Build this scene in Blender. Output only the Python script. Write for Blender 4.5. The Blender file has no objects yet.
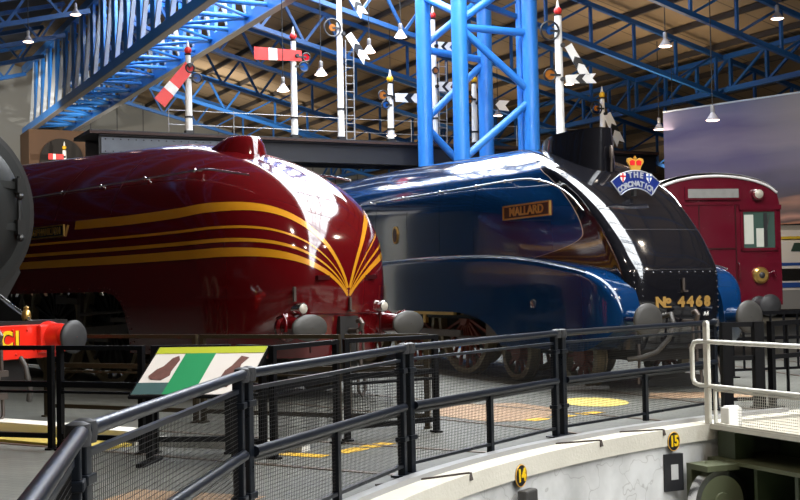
import bpy, bmesh, math, random
from mathutils import Vector, Matrix
random.seed(7)
PI = math.pi
SC = bpy.context.scene
COL = SC.collection
rad = math.radians

# ------------------------------------------------------------------ materials
def nodes_mat(name):
    m = bpy.data.materials.new(name); m.use_nodes = True
    return m, m.node_tree, m.node_tree.nodes['Principled BSDF']

def mat(name, col, rough=0.5, metal=0.0, coat=0.0, var=0.0, vscale=6.0, bump=0.0, bscale=40.0, emit=None, estr=0.0, spec=None, rvar=0.0):
    m, nt, b = nodes_mat(name)
    c = (col[0], col[1], col[2], 1)
    b.inputs['Base Color'].default_value = c
    b.inputs['Roughness'].default_value = rough
    b.inputs['Metallic'].default_value = metal
    b.inputs['Coat Weight'].default_value = coat
    b.inputs['Coat Roughness'].default_value = 0.05
    if spec is not None: b.inputs['Specular IOR Level'].default_value = spec
    if emit:
        b.inputs['Emission Color'].default_value = (emit[0], emit[1], emit[2], 1)
        b.inputs['Emission Strength'].default_value = estr
    if var or bump or rvar:
        tc = nt.nodes.new('ShaderNodeTexCoord')
    if var or rvar:
        n = nt.nodes.new('ShaderNodeTexNoise'); n.inputs['Scale'].default_value = vscale
        n.inputs['Detail'].default_value = 5
        nt.links.new(tc.outputs['Object'], n.inputs['Vector'])
    if var:
        mx = nt.nodes.new('ShaderNodeMix'); mx.data_type = 'RGBA'
        mx.inputs['A'].default_value = (max(0, col[0]*(1-var)), max(0, col[1]*(1-var)), max(0, col[2]*(1-var)), 1)
        mx.inputs['B'].default_value = (min(1, col[0]*(1+var)), min(1, col[1]*(1+var)), min(1, col[2]*(1+var)), 1)
        nt.links.new(n.outputs['Fac'], mx.inputs['Factor'])
        nt.links.new(mx.outputs['Result'], b.inputs['Base Color'])
    if rvar:
        mr = nt.nodes.new('ShaderNodeMapRange')
        mr.inputs['From Min'].default_value = 0.3; mr.inputs['From Max'].default_value = 0.7
        mr.inputs['To Min'].default_value = max(0, rough-rvar); mr.inputs['To Max'].default_value = rough+rvar
        nt.links.new(n.outputs['Fac'], mr.inputs['Value'])
        nt.links.new(mr.outputs['Result'], b.inputs['Roughness'])
    if bump:
        nb = nt.nodes.new('ShaderNodeTexNoise'); nb.inputs['Scale'].default_value = bscale
        nt.links.new(tc.outputs['Object'], nb.inputs['Vector'])
        bp = nt.nodes.new('ShaderNodeBump'); bp.inputs['Strength'].default_value = bump
        bp.inputs['Distance'].default_value = 0.02
        nt.links.new(nb.outputs['Fac'], bp.inputs['Height'])
        nt.links.new(bp.outputs['Normal'], b.inputs['Normal'])
    return m

M = {}
M['maroon'] = mat('maroon_enamel', (0.078, 0.0022, 0.0035), 0.10, 0, 0.5, spec=0.5)
M['maroon2'] = mat('maroon_dark_enamel', (0.03, 0.0015, 0.003), 0.3, 0, 0.4)
M['gold'] = mat('gold_leaf_stripe', (0.56, 0.24, 0.012), 0.25, 0.15, 0.8)
M['gold_line'] = mat('gold_lettering', (0.36, 0.21, 0.055), 0.35, 0.2)
M['a4blue'] = mat('garter_blue_enamel', (0.0016, 0.021, 0.075), 0.09, 0, 0.5, spec=0.5)
M['a4blue2'] = mat('garter_blue_valance', (0.0016, 0.021, 0.075), 0.11, 0, 0.5, spec=0.5)
M['black'] = mat('black_gloss_enamel', (0.006, 0.006, 0.008), 0.13, 0, 1.0)
M['soot'] = mat('matt_black_underframe', (0.010, 0.009, 0.009), 0.6)
M['motion'] = mat('oily_steel_motion', (0.11, 0.09, 0.08), 0.4, 0.6)
M['tyre'] = mat('worn_steel_tyre', (0.23, 0.19, 0.12), 0.45, 0.5, var=0.2)
M['redwheel'] = mat('dark_red_wheel', (0.16, 0.03, 0.015), 0.5)
M['steel'] = mat('dull_buffer_steel', (0.048, 0.046, 0.043), 0.5, 0.2, var=0.18, vscale=5)
M['oldsteel'] = mat('dark_buffer_steel', (0.026, 0.026, 0.028), 0.5, 0.1, var=0.2, vscale=6)
M['chrome'] = mat('bright_steel', (0.75, 0.75, 0.74), 0.18, 1.0)
M['brass'] = mat('brass', (0.72, 0.45, 0.13), 0.28, 0.9)
M['gunmetal'] = mat('grey_smokebox_paint', (0.009, 0.010, 0.010), 0.45, 0, 0.0, spec=0.4, var=0.2, vscale=3)
M['gunrim'] = mat('black_smokebox_wrapper', (0.012, 0.012, 0.012), 0.4)
M['bufred'] = mat('vermilion_buffer_beam', (0.75, 0.02, 0.008), 0.3, 0, 0.5)
M['yellow'] = mat('yellow_lettering', (0.78, 0.50, 0.01), 0.4)
M['white'] = mat('white_paint', (0.78, 0.77, 0.74), 0.45)
M['offwhite'] = mat('cream_white_paint', (0.62, 0.60, 0.52), 0.5, var=0.08)
M['sigred'] = mat('signal_red', (0.72, 0.03, 0.025), 0.4)
M['sigyel'] = mat('signal_yellow', (0.80, 0.45, 0.01), 0.4)
M['sigblk'] = mat('signal_black', (0.012, 0.012, 0.014), 0.45)
M['lens_red'] = mat('red_glass', (0.45, 0.008, 0.015), 0.1)
M['lens_blue'] = mat('blue_glass', (0.01, 0.06, 0.22), 0.1)
M['lens_amber'] = mat('amber_glass', (0.30, 0.10, 0.012), 0.1)
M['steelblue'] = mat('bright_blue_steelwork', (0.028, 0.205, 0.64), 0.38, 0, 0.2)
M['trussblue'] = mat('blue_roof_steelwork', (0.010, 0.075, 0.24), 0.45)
M['greybar'] = mat('pale_grey_lattice_bar', (0.46, 0.50, 0.54), 0.5)
M['galv'] = mat('galvanised_strip', (0.33, 0.33, 0.33), 0.45, 0.3)
M['purlin'] = mat('dark_brown_purlin', (0.035, 0.026, 0.020), 0.7)
M['lampmetal'] = mat('lamp_housing', (0.35, 0.35, 0.36), 0.35, 0.4)
M['bulb'] = mat('lit_lamp_glass', (1, 0.9, 0.8), 0.4, emit=(1.0, 0.72, 0.55), estr=7.0)
M['shade'] = mat('white_lamp_reflector', (0.42, 0.40, 0.43), 0.4)
M['cord'] = mat('black_cord', (0.015, 0.015, 0.015), 0.6)
M['fence'] = mat('black_satin_railing', (0.004, 0.006, 0.010), 0.36, 0, 0.0, spec=0.3, rvar=0.1, vscale=9)
M['fenceworn'] = mat('black_railing_with_worn_paint', (0.006, 0.008, 0.013), 0.32, 0.0, 0.0, spec=0.4, var=0.6, vscale=14)
M['wire'] = mat('dark_wire_mesh', (0.010, 0.010, 0.011), 0.5, 0, spec=0.3)
M['wirelight'] = mat('pale_wire_mesh', (0.5, 0.49, 0.44), 0.5)
M['barrier'] = mat('black_barrier_frame', (0.003, 0.003, 0.004), 0.5, 0, 0.0, spec=0.12)
M['bargold'] = mat('bronze_barrier_frame', (0.035, 0.025, 0.012), 0.4, 0.2, spec=0.3)
M['coping'] = mat('cream_concrete_coping', (0.55, 0.52, 0.44), 0.8, var=0.14, vscale=2.5, bump=0.2, bscale=30)
M['pitfloor'] = mat('pit_concrete', (0.28, 0.27, 0.25), 0.85, var=0.2, vscale=2)
M['green'] = mat('olive_green_girder', (0.030, 0.042, 0.018), 0.45, var=0.2, vscale=4)
M['greenlight'] = mat('light_green_girder_edge', (0.085, 0.095, 0.05), 0.5, var=0.2, vscale=5)
M['deck'] = mat('pale_timber_deck', (0.42, 0.38, 0.30), 0.75, var=0.2, vscale=7)
M['tanbrick'] = None
M['hazard'] = mat('worn_yellow_floor_paint', (0.70, 0.42, 0.02), 0.7, var=0.3, vscale=8)
M['paleyellow'] = mat('pale_yellow_floor_paint', (0.62, 0.50, 0.13), 0.7, var=0.15, vscale=3)
M['kerbwhite'] = mat('white_kerb_paint', (0.78, 0.75, 0.68), 0.7, var=0.06)
M['kerbyel'] = mat('ochre_kerb_paint', (0.48, 0.36, 0.06), 0.7, var=0.2, vscale=6)
M['rail'] = mat('running_rail_steel', (0.16, 0.12, 0.09), 0.4, 0.6)
M['rivet'] = mat('black_rivet', (0.03, 0.03, 0.035), 0.2, 0.3, 1.0)
M['wall'] = mat('grey_rendered_wall', (0.20, 0.205, 0.195), 0.85, var=0.12, vscale=0.4)
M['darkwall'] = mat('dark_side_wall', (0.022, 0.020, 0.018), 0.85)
M['gantrygrey'] = mat('blue_grey_gantry_girder', (0.10, 0.115, 0.14), 0.6, var=0.3, vscale=3)
M['gantrydark'] = mat('dark_gantry_steel', (0.010, 0.011, 0.016), 0.6)
M['rust'] = mat('rust_brown_edge', (0.035, 0.014, 0.010), 0.7)
M['ironbar'] = mat('dark_iron_bar', (0.03, 0.018, 0.012), 0.6)
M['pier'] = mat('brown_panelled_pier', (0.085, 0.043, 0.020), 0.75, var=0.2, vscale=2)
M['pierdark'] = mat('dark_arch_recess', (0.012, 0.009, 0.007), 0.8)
M['emured'] = mat('crimson_carriage_paint', (0.095, 0.004, 0.013), 0.22, 0, 0.6, rvar=0.06, vscale=2)
M['emuroof'] = mat('pale_grey_carriage_roof', (0.62, 0.60, 0.60), 0.55)
M['glassgreen'] = mat('dim_cab_glass', (0.05, 0.09, 0.075), 0.05, 0, 1.0)
M['winpale'] = mat('pale_window_tone', (0.50, 0.52, 0.46), 0.5)
M['box'] = mat('worn_grey_box', (0.21, 0.21, 0.20), 0.5, var=0.2, vscale=8)
M['lensw'] = mat('frosted_lamp_lens', (0.42, 0.39, 0.33), 0.15, 0, 0.5)
M['plate_red'] = mat('red_nameplate_field', (0.04, 0.004, 0.003), 0.3)
M['board_w'] = mat('board_white', (0.66, 0.62, 0.58), 0.4)
M['board_g'] = mat('board_green', (0.02, 0.24, 0.09), 0.4)
M['board_y'] = mat('board_lime', (0.40, 0.44, 0.03), 0.4)
M['board_d'] = mat('board_slate', (0.05, 0.10, 0.10), 0.4)
M['board_b'] = mat('board_brown_figure', (0.13, 0.055, 0.045), 0.5, var=0.4, vscale=25)
M['hb_blue'] = mat('headboard_blue', (0.008, 0.022, 0.16), 0.3)
M['hb_silver'] = mat('headboard_silver', (0.36, 0.38, 0.43), 0.35, 0.2)
M['hb_red'] = mat('crown_red', (0.60, 0.015, 0.02), 0.3)
M['hb_gold'] = mat('crown_gold', (0.62, 0.33, 0.05), 0.35, 0.3)
M['coachw'] = mat('white_coach_paint', (0.80, 0.79, 0.77), 0.3)
M['coachb'] = mat('coach_blue_band', (0.03, 0.09, 0.36), 0.3)
M['coachg'] = mat('coach_grey_skirt', (0.30, 0.31, 0.32), 0.5)
M['coachy'] = mat('coach_yellow_panel', (0.72, 0.52, 0.05), 0.4)
M['silver'] = mat('silver_post_paint', (0.62, 0.61, 0.55), 0.4, 0.1, var=0.08)
M['hose'] = mat('ribbed_black_hose', (0.06, 0.055, 0.05), 0.5)

def brick_mat(name, c1, c2, mortar, scale, rough=0.85, bw=0.5, rh=0.25, msz=0.012):
    m, nt, b = nodes_mat(name)
    tc = nt.nodes.new('ShaderNodeTexCoord'); mp = nt.nodes.new('ShaderNodeMapping')
    mp.inputs['Scale'].default_value = (scale, scale, scale); mp.inputs['Rotation'].default_value = (0, 0, 0.46)
    br = nt.nodes.new('ShaderNodeTexBrick')
    br.inputs['Color1'].default_value = (*c1, 1); br.inputs['Color2'].default_value = (*c2, 1); br.inputs['Mortar'].default_value = (*mortar, 1)
    br.inputs['Scale'].default_value = 1; br.inputs['Mortar Size'].default_value = msz
    br.inputs['Brick Width'].default_value = bw; br.inputs['Row Height'].default_value = rh
    ns = nt.nodes.new('ShaderNodeTexNoise'); ns.inputs['Scale'].default_value = 0.8; ns.inputs['Detail'].default_value = 6
    mx = nt.nodes.new('ShaderNodeMix'); mx.data_type = 'RGBA'; mx.blend_type = 'MULTIPLY'; mx.inputs['Factor'].default_value = 0.6
    cr = nt.nodes.new('ShaderNodeValToRGB')
    cr.color_ramp.elements[0].position = 0.3; cr.color_ramp.elements[0].color = (0.55, 0.55, 0.55, 1)
    cr.color_ramp.elements[1].position = 0.7; cr.color_ramp.elements[1].color = (1, 1, 1, 1)
    L = nt.links.new
    L(tc.outputs['Object'], mp.inputs['Vector']); L(mp.outputs['Vector'], br.inputs['Vector'])
    L(tc.outputs['Object'], ns.inputs['Vector']); L(ns.outputs['Fac'], cr.inputs['Fac'])
    L(br.outputs['Color'], mx.inputs['A']); L(cr.outputs['Color'], mx.inputs['B'])
    L(mx.outputs['Result'], b.inputs['Base Color'])
    b.inputs['Roughness'].default_value = rough
    return m
M['paving'] = brick_mat('grey_block_paving', (0.155, 0.155, 0.133), (0.128, 0.129, 0.112), (0.085, 0.085, 0.073), 2.5, 0.62)
M['tanbrick'] = brick_mat('tan_brick_paving', (0.46, 0.29, 0.17), (0.38, 0.25, 0.15), (0.20, 0.15, 0.10), 4.5, 0.75)

def pit_wall_mat():
    m, nt, b = nodes_mat('whitewashed_pit_wall')
    L = nt.links.new
    tc = nt.nodes.new('ShaderNodeTexCoord')
    n = nt.nodes.new('ShaderNodeTexNoise'); n.inputs['Scale'].default_value = 1.6; n.inputs['Detail'].default_value = 8
    cr = nt.nodes.new('ShaderNodeValToRGB')
    cr.color_ramp.elements[0].position = 0.3; cr.color_ramp.elements[0].color = (0.36, 0.36, 0.35, 1)
    cr.color_ramp.elements[1].position = 0.62; cr.color_ramp.elements[1].color = (0.60, 0.60, 0.585, 1)
    v = nt.nodes.new('ShaderNodeTexVoronoi'); v.feature = 'DISTANCE_TO_EDGE'; v.inputs['Scale'].default_value = 1.1
    n2 = nt.nodes.new('ShaderNodeTexNoise'); n2.inputs['Scale'].default_value = 3
    vm = nt.nodes.new('ShaderNodeVectorMath'); vm.operation = 'ADD'
    L(tc.outputs['Object'], n2.inputs['Vector']); L(tc.outputs['Object'], vm.inputs[0]); L(n2.outputs['Color'], vm.inputs[1]); L(vm.outputs['Vector'], v.inputs['Vector'])
    c2 = nt.nodes.new('ShaderNodeValToRGB')
    c2.color_ramp.elements[0].position = 0.0; c2.color_ramp.elements[0].color = (0.62, 0.61, 0.59, 1)
    c2.color_ramp.elements[1].position = 0.012; c2.color_ramp.elements[1].color = (1, 1, 1, 1)
    mx = nt.nodes.new('ShaderNodeMix'); mx.data_type = 'RGBA'; mx.blend_type = 'MULTIPLY'; mx.inputs['Factor'].default_value = 0.8
    L(tc.outputs['Object'], n.inputs['Vector']); L(n.outputs['Fac'], cr.inputs['Fac']); L(v.outputs['Distance'], c2.inputs['Fac'])
    L(cr.outputs['Color'], mx.inputs['A']); L(c2.outputs['Color'], mx.inputs['B']); L(mx.outputs['Result'], b.inputs['Base Color'])
    b.inputs['Roughness'].default_value = 0.85
    return m
M['pitwall'] = pit_wall_mat()

def panel_lines(name, col, line, axis, pitch, width, rough=0.8, var=0.15):
    """cladding with thin regular dark joints along one object axis"""
    m, nt, b = nodes_mat(name); L = nt.links.new
    tc = nt.nodes.new('ShaderNodeTexCoord'); sp = nt.nodes.new('ShaderNodeSeparateXYZ')
    L(tc.outputs['Object'], sp.inputs['Vector'])
    d = nt.nodes.new('ShaderNodeMath'); d.operation = 'DIVIDE'; d.inputs[1].default_value = pitch
    f = nt.nodes.new('ShaderNodeMath'); f.operation = 'FRACT'
    c = nt.nodes.new('ShaderNodeMath'); c.operation = 'LESS_THAN'; c.inputs[1].default_value = width/pitch
    L(sp.outputs[axis], d.inputs[0]); L(d.outputs[0], f.inputs[0]); L(f.outputs[0], c.inputs[0])
    n = nt.nodes.new('ShaderNodeTexNoise'); n.inputs['Scale'].default_value = 0.35; n.inputs['Detail'].default_value = 5
    L(tc.outputs['Object'], n.inputs['Vector'])
    m1 = nt.nodes.new('ShaderNodeMix'); m1.data_type = 'RGBA'
    m1.inputs['A'].default_value = (*[x*(1-var*1.6) for x in col], 1); m1.inputs['B'].default_value = (*[x*(1+var) for x in col], 1)
    L(n.outputs['Fac'], m1.inputs['Factor'])
    m2 = nt.nodes.new('ShaderNodeMix'); m2.data_type = 'RGBA'; m2.inputs['B'].default_value = (*line, 1)
    L(c.outputs[0], m2.inputs['Factor']); L(m1.outputs['Result'], m2.inputs['A']); L(m2.outputs['Result'], b.inputs['Base Color'])
    b.inputs['Roughness'].default_value = rough
    return m
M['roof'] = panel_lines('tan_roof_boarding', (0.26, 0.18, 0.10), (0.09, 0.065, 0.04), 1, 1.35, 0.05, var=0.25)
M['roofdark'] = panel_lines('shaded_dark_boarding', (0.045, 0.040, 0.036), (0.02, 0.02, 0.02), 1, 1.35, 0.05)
M['cladding'] = panel_lines('grey_wall_cladding', (0.19, 0.19, 0.175), (0.06, 0.06, 0.06), 0, 1.25, 0.05, var=0.1)
M['daylight'] = None
def daylight():
    m = bpy.data.materials.new('daylight_rooflight'); m.use_nodes = True
    nt = m.node_tree; nt.nodes.clear()
    e = nt.nodes.new('ShaderNodeEmission'); e.inputs['Color'].default_value = (0.93, 0.97, 1.0, 1); e.inputs['Strength'].default_value = 20.0
    o = nt.nodes.new('ShaderNodeOutputMaterial'); nt.links.new(e.outputs[0], o.inputs[0])
    return m
M['daylight'] = daylight()

def mural_mat():
    """painted dusk-sky backdrop: violet cloud bands, pale sun patch, orange streaks at the foot"""
    m, nt, b = nodes_mat('dusk_sky_backdrop'); L = nt.links.new
    tc = nt.nodes.new('ShaderNodeTexCoord'); sp = nt.nodes.new('ShaderNodeSeparateXYZ')
    mp = nt.nodes.new('ShaderNodeMapping'); mp.inputs['Scale'].default_value = (0.25, 1, 1.3); mp.inputs['Rotation'].default_value = (0, 0.10, 0)
    n = nt.nodes.new('ShaderNodeTexNoise'); n.inputs['Scale'].default_value = 1.0; n.inputs['Detail'].default_value = 3
    L(tc.outputs['Object'], mp.inputs['Vector']); L(mp.outputs['Vector'], n.inputs['Vector']); L(tc.outputs['Object'], sp.inputs['Vector'])
    a = nt.nodes.new('ShaderNodeMath'); a.operation = 'MULTIPLY_ADD'; a.inputs[1].default_value = 0.9; a.inputs[2].default_value = -0.45
    L(n.outputs['Fac'], a.inputs[0])
    h = nt.nodes.new('ShaderNodeMath'); h.operation = 'DIVIDE'; h.inputs[1].default_value = 3.25
    L(sp.outputs[2], h.inputs[0])
    s = nt.nodes.new('ShaderNodeMath'); s.operation = 'MULTIPLY_ADD'; s.inputs[1].default_value = 0.45; L(a.outputs[0], s.inputs[0]); L(h.outputs[0], s.inputs[2])
    cr = nt.nodes.new('ShaderNodeValToRGB'); e = cr.color_ramp.elements
    e[0].position = 0.0; e[0].color = (0.310, 0.124, 0.062, 1)
    e[1].position = 1.0; e[1].color = (0.105, 0.112, 0.186, 1)
    for p, c in [(0.03, (0.10, 0.06, 0.05)), (0.07, (0.62, 0.30, 0.20)), (0.12, (0.16, 0.10, 0.08)), (0.16, (0.45, 0.22, 0.14)), (0.20, (0.12, 0.09, 0.10)),
                 (0.32, (0.13, 0.11, 0.15)), (0.45, (0.20, 0.16, 0.25)), (0.58, (0.17, 0.14, 0.25)), (0.70, (0.30, 0.24, 0.33)), (0.80, (0.17, 0.14, 0.26)), (0.90, (0.25, 0.22, 0.34))]:
        q = e.new(p); q.color = (c[0]*0.62, c[1]*0.62, c[2]*0.62, 1)
    L(s.outputs[0], cr.inputs['Fac'])
    # pale yellow patch at upper right
    g = nt.nodes.new('ShaderNodeVectorMath'); g.operation = 'DISTANCE'; g.inputs[1].default_value = (4.4, 0, 3.0)
    L(tc.outputs['Object'], g.inputs[0])
    mr = nt.nodes.new('ShaderNodeMapRange'); mr.inputs['From Min'].default_value = 0.4; mr.inputs['From Max'].default_value = 2.1; mr.inputs['To Min'].default_value = 0.75; mr.inputs['To Max'].default_value = 0
    L(g.outputs['Value'], mr.inputs['Value'])
    mx = nt.nodes.new('ShaderNodeMix'); mx.data_type = 'RGBA'; mx.inputs['B'].default_value = (0.260, 0.229, 0.205, 1)
    L(mr.outputs['Result'], mx.inputs['Factor']); L(cr.outputs['Color'], mx.inputs['A']); L(mx.outputs['Result'], b.inputs['Base Color'])
    b.inputs['Roughness'].default_value = 0.8
    return m
M['mural'] = mural_mat()

def boiler_mat():
    """blue cladding that ends in a forward-pointing curve, lined in pale red/white, black in front of it"""
    m, nt, b = nodes_mat('blue_boiler_black_smokebox'); L = nt.links.new
    tc = nt.nodes.new('ShaderNodeTexCoord'); sp = nt.nodes.new('ShaderNodeSeparateXYZ'); L(tc.outputs['Object'], sp.inputs['Vector'])
    def math_(op, a, bb=None, c=None):
        n = nt.nodes.new('ShaderNodeMath'); n.operation = op
        for i, q in enumerate((a, bb, c)):
            if q is None: continue
            if isinstance(q, (int, float)): n.inputs[i].default_value = q
            else: L(q, n.inputs[i])
        return n.outputs[0]
    dz = math_('SUBTRACT', sp.outputs[2], 2.30)
    dzp = math_('MAXIMUM', dz, 0.0)
    up = math_('ADD', math_('MULTIPLY', math_('POWER', dzp, 1.5), -1.05), math_('MULTIPLY', math_('POWER', dzp, 6.0), -0.05))
    dn = math_('MULTIPLY', math_('POWER', math_('MAXIMUM', math_('MULTIPLY', dz, -1), 0.0), 2.0), -11.0)
    xb = math_('ADD', math_('ADD', up, dn), -1.56)
    d = math_('SUBTRACT', sp.outputs[0], xb)
    low = math_('LESS_THAN', sp.outputs[2], 1.97)
    black = math_('MAXIMUM', math_('GREATER_THAN', d, 0.0), low)
    line = math_('LESS_THAN', math_('ABSOLUTE', d), 0.011)
    mx = nt.nodes.new('ShaderNodeMix'); mx.data_type = 'RGBA'
    mx.inputs['A'].default_value = (0.0016, 0.021, 0.075, 1); mx.inputs['B'].default_value = (0.006, 0.006, 0.008, 1); L(black, mx.inputs['Factor'])
    m2 = nt.nodes.new('ShaderNodeMix'); m2.data_type = 'RGBA'; m2.inputs['B'].default_value = (0.35, 0.26, 0.22, 1)
    L(mx.outputs['Result'], m2.inputs['A']); L(line, m2.inputs['Factor']); L(m2.outputs['Result'], b.inputs['Base Color'])
    b.inputs['Roughness'].default_value = 0.09; b.inputs['Coat Weight'].default_value = 0.5; b.inputs['Coat Roughness'].default_value = 0.05
    return m
M['boiler'] = boiler_mat()

# ------------------------------------------------------------------ mesh builder
class MB:
    def __init__(s): s.v = []; s.f = []; s.mi = []; s.cur = 0
    def add(s, vs, fs):
        o = len(s.v); s.v += [tuple(q) for q in vs]
        for f in fs: s.f.append([o+i for i in f]); s.mi.append(s.cur)
    def box(s, x0, x1, y0, y1, z0, z1):
        s.add([(x0,y0,z0),(x1,y0,z0),(x1,y1,z0),(x0,y1,z0),(x0,y0,z1),(x1,y0,z1),(x1,y1,z1),(x0,y1,z1)],
              [(3,2,1,0),(4,5,6,7),(0,1,5,4),(1,2,6,5),(2,3,7,6),(3,0,4,7)]); return s
    def beam(s, p, q, w, h, up=(0,0,1)):
        p = Vector(p); q = Vector(q); d = (q-p).normalized(); up = Vector(up)
        if abs(d.dot(up)) > 0.98: up = Vector((1,0,0))
        a = d.cross(up).normalized()*(w/2); b = a.cross(d).normalized()*(h/2)
        vs = [p-a-b, p+a-b, p+a+b, p-a+b, q-a-b, q+a-b, q+a+b, q-a+b]
        s.add(vs, [(3,2,1,0),(4,5,6,7),(0,1,5,4),(1,2,6,5),(2,3,7,6),(3,0,4,7)]); return s
    def tube(s, pts, r, n=10, closed=False, caps=True):
        pts = [Vector(p) for p in pts]; N = len(pts); rs = r if isinstance(r, (list, tuple)) else [r]*N
        prev = None; rings = []
        for i in range(N):
            if closed: t = pts[(i+1) % N]-pts[i-1]
            else: t = pts[min(i+1, N-1)]-pts[max(i-1, 0)]
            t.normalize()
            if prev is None:
                a = t.cross(Vector((0,0,1)))
                if a.length < 1e-3: a = t.cross(Vector((1,0,0)))
            else: a = prev - t*prev.dot(t)
            a.normalize(); prev = a; b = t.cross(a)
            rings.append([pts[i]+a*(rs[i]*math.cos(2*PI*k/n))+b*(rs[i]*math.sin(2*PI*k/n)) for k in range(n)])
        fs = []; M_ = N if closed else N-1
        for i in range(M_):
            j = (i+1) % N
            for k in range(n): fs.append((i*n+k, i*n+(k+1) % n, j*n+(k+1) % n, j*n+k))
        if caps and not closed:
            fs.append(tuple(range(n-1, -1, -1))); fs.append(tuple(range((N-1)*n, N*n)))
        s.add([p for R in rings for p in R], fs); return s
    def lathe(s, prof, c=(0,0,0), axis='z', n=24, caps=True):
        """prof: list of (r, h)"""
        vs = []
        for r, h in prof:
            for k in range(n):
                a = 2*PI*k/n; x, y = r*math.cos(a), r*math.sin(a)
                p = {'z': (x, y, h), 'x': (h, x, y), 'y': (y, h, x)}[axis]
                vs.append((p[0]+c[0], p[1]+c[1], p[2]+c[2]))
        fs = []
        for i in range(len(prof)-1):
            for k in range(n): fs.append((i*n+k, i*n+(k+1) % n, (i+1)*n+(k+1) % n, (i+1)*n+k))
        if caps:
            fs.append(tuple(range(n-1, -1, -1))); fs.append(tuple(range((len(prof)-1)*n, len(prof)*n)))
        s.add(vs, fs); return s
    def prism(s, poly, a, b, fn):
        """poly of 2D points, extruded from a to b; fn(u, v, w) -> xyz"""
        n = len(poly)
        s.add([fn(u, v, a) for u, v in poly]+[fn(u, v, b) for u, v in poly],
              [tuple(range(n-1, -1, -1)), tuple(range(n, 2*n))]+[(i, (i+1) % n, n+(i+1) % n, n+i) for i in range(n)]); return s
    def grid(s, rows, wrap=False):
        R = len(rows); Cn = len(rows[0]); fs = []
        for i in range(R-1):
            for j in range(Cn if wrap else Cn-1):
                k = (j+1) % Cn
                fs.append((i*Cn+j, i*Cn+k, (i+1)*Cn+k, (i+1)*Cn+j))
        s.add([p for r in rows for p in r], fs); return s
    def ball(s, c, r, n=10, m=6, sz=1.0):
        prof = [(max(1e-4, r*math.sin(PI*i/m)), -r*sz*math.cos(PI*i/m)) for i in range(m+1)]
        return s.lathe(prof, c, 'z', n, caps=False)
    def build(s, name, m, parent=None, origin=(0,0,0), smooth=None, merge=0.0, bevel=0.0):
        me = bpy.data.meshes.new(name)
        o_ = Vector(origin)
        me.from_pydata([tuple(Vector(p)-o_) for p in s.v], [], s.f)
        for q in (m if isinstance(m, (list, tuple)) else [m]): me.materials.append(q)
        me.polygons.foreach_set('material_index', s.mi)
        bm = bmesh.new(); bm.from_mesh(me)
        if merge: bmesh.ops.remove_doubles(bm, verts=bm.verts, dist=merge)
        bmesh.ops.recalc_face_normals(bm, faces=bm.faces)
        if smooth is not None:
            for f in bm.faces: f.smooth = True
            for e in bm.edges:
                if len(e.link_faces) == 2 and e.calc_face_angle(0) > rad(smooth): e.smooth = False
        bm.to_mesh(me); bm.free()
        ob = bpy.data.objects.new(name, me); COL.objects.link(ob)
        ob.location = origin
        if parent: ob.parent = parent; ob.location = origin
        if bevel:
            md = ob.modifiers.new('bevel', 'BEVEL'); md.width = bevel; md.segments = 2; md.limit_method = 'ANGLE'
        return ob

def tag(o, label=None, cat=None, group=None, kind=None):
    if label: o['label'] = label
    if cat: o['category'] = cat
    if group: o['group'] = group
    if kind: o['kind'] = kind
    return o
def thing(name, label, cat, loc=(0,0,0), rz=0.0, group=None):
    o = bpy.data.objects.new(name, None); COL.objects.link(o); o.empty_display_size = 0.3
    o.location = loc; o.rotation_euler = (0, 0, rz)
    return tag(o, label, cat, group)
def struct(name, mb, m, **k):
    return tag(mb.build(name, m, **k), kind='structure')

def text_obj(body, size, m, parent, mtx, name='lettering', extrude=0.006, bold=0.0, align='CENTER', label=None, sx=1.0, origin_mesh=None):
    cu = bpy.data.curves.new('t', 'FONT'); cu.body = body; cu.size = size; cu.extrude = extrude; cu.offset = bold
    cu.align_x = align; cu.align_y = 'CENTER'; cu.resolution_u = 4
    ob = bpy.data.objects.new('t', cu); COL.objects.link(ob)
    bpy.context.view_layer.update()
    me = bpy.data.meshes.new_from_object(ob.evaluated_get(bpy.context.evaluated_depsgraph_get()))
    bpy.data.objects.remove(ob); bpy.data.curves.remove(cu)
    me.name = name
    me.transform(Matrix.Diagonal((sx, 1, 1, 1))); me.transform(mtx)
    me.materials.clear(); me.materials.append(m)
    r = bpy.data.objects.new(name, me); COL.objects.link(r)
    if parent: r.parent = parent
    if label: r['label'] = label
    return r
def frame_mtx(o, right, up):
    right = Vector(right).normalized(); up = Vector(up).normalized(); n = right.cross(up)
    m = Matrix.Identity(4)
    for i in range(3): m[i][0] = right[i]; m[i][1] = up[i]; m[i][2] = n[i]; m[i][3] = o[i]
    return m

def interp(x, pts):
    if x <= pts[0][0]: return pts[0][1]
    for (a, b), (c, d) in zip(pts, pts[1:]):
        if x <= c: return b+(d-b)*(x-a)/(c-a)
    return pts[-1][1]
def smooth_interp(x, pts):
    """Catmull-Rom (non-uniform Hermite) through pts"""
    n = len(pts)
    if x <= pts[0][0]: return pts[0][1]
    if x >= pts[-1][0]: return pts[-1][1]
    for i in range(n-1):
        if x <= pts[i+1][0]: break
    def sl(k):
        if k == 0: return (pts[1][1]-pts[0][1])/(pts[1][0]-pts[0][0])
        if k == n-1: return (pts[-1][1]-pts[-2][1])/(pts[-1][0]-pts[-2][0])
        a = (pts[k][1]-pts[k-1][1])/(pts[k][0]-pts[k-1][0]); b = (pts[k+1][1]-pts[k][1])/(pts[k+1][0]-pts[k][0])
        return 0.0 if a*b <= 0 else 2*a*b/(a+b)
    x0, y0 = pts[i]; x1, y1 = pts[i+1]; h = x1-x0; t = (x-x0)/h
    return (y0*(2*t**3-3*t*t+1)+sl(i)*h*(t**3-2*t*t+t)+y1*(-2*t**3+3*t*t)+sl(i+1)*h*(t**3-t*t))

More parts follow.
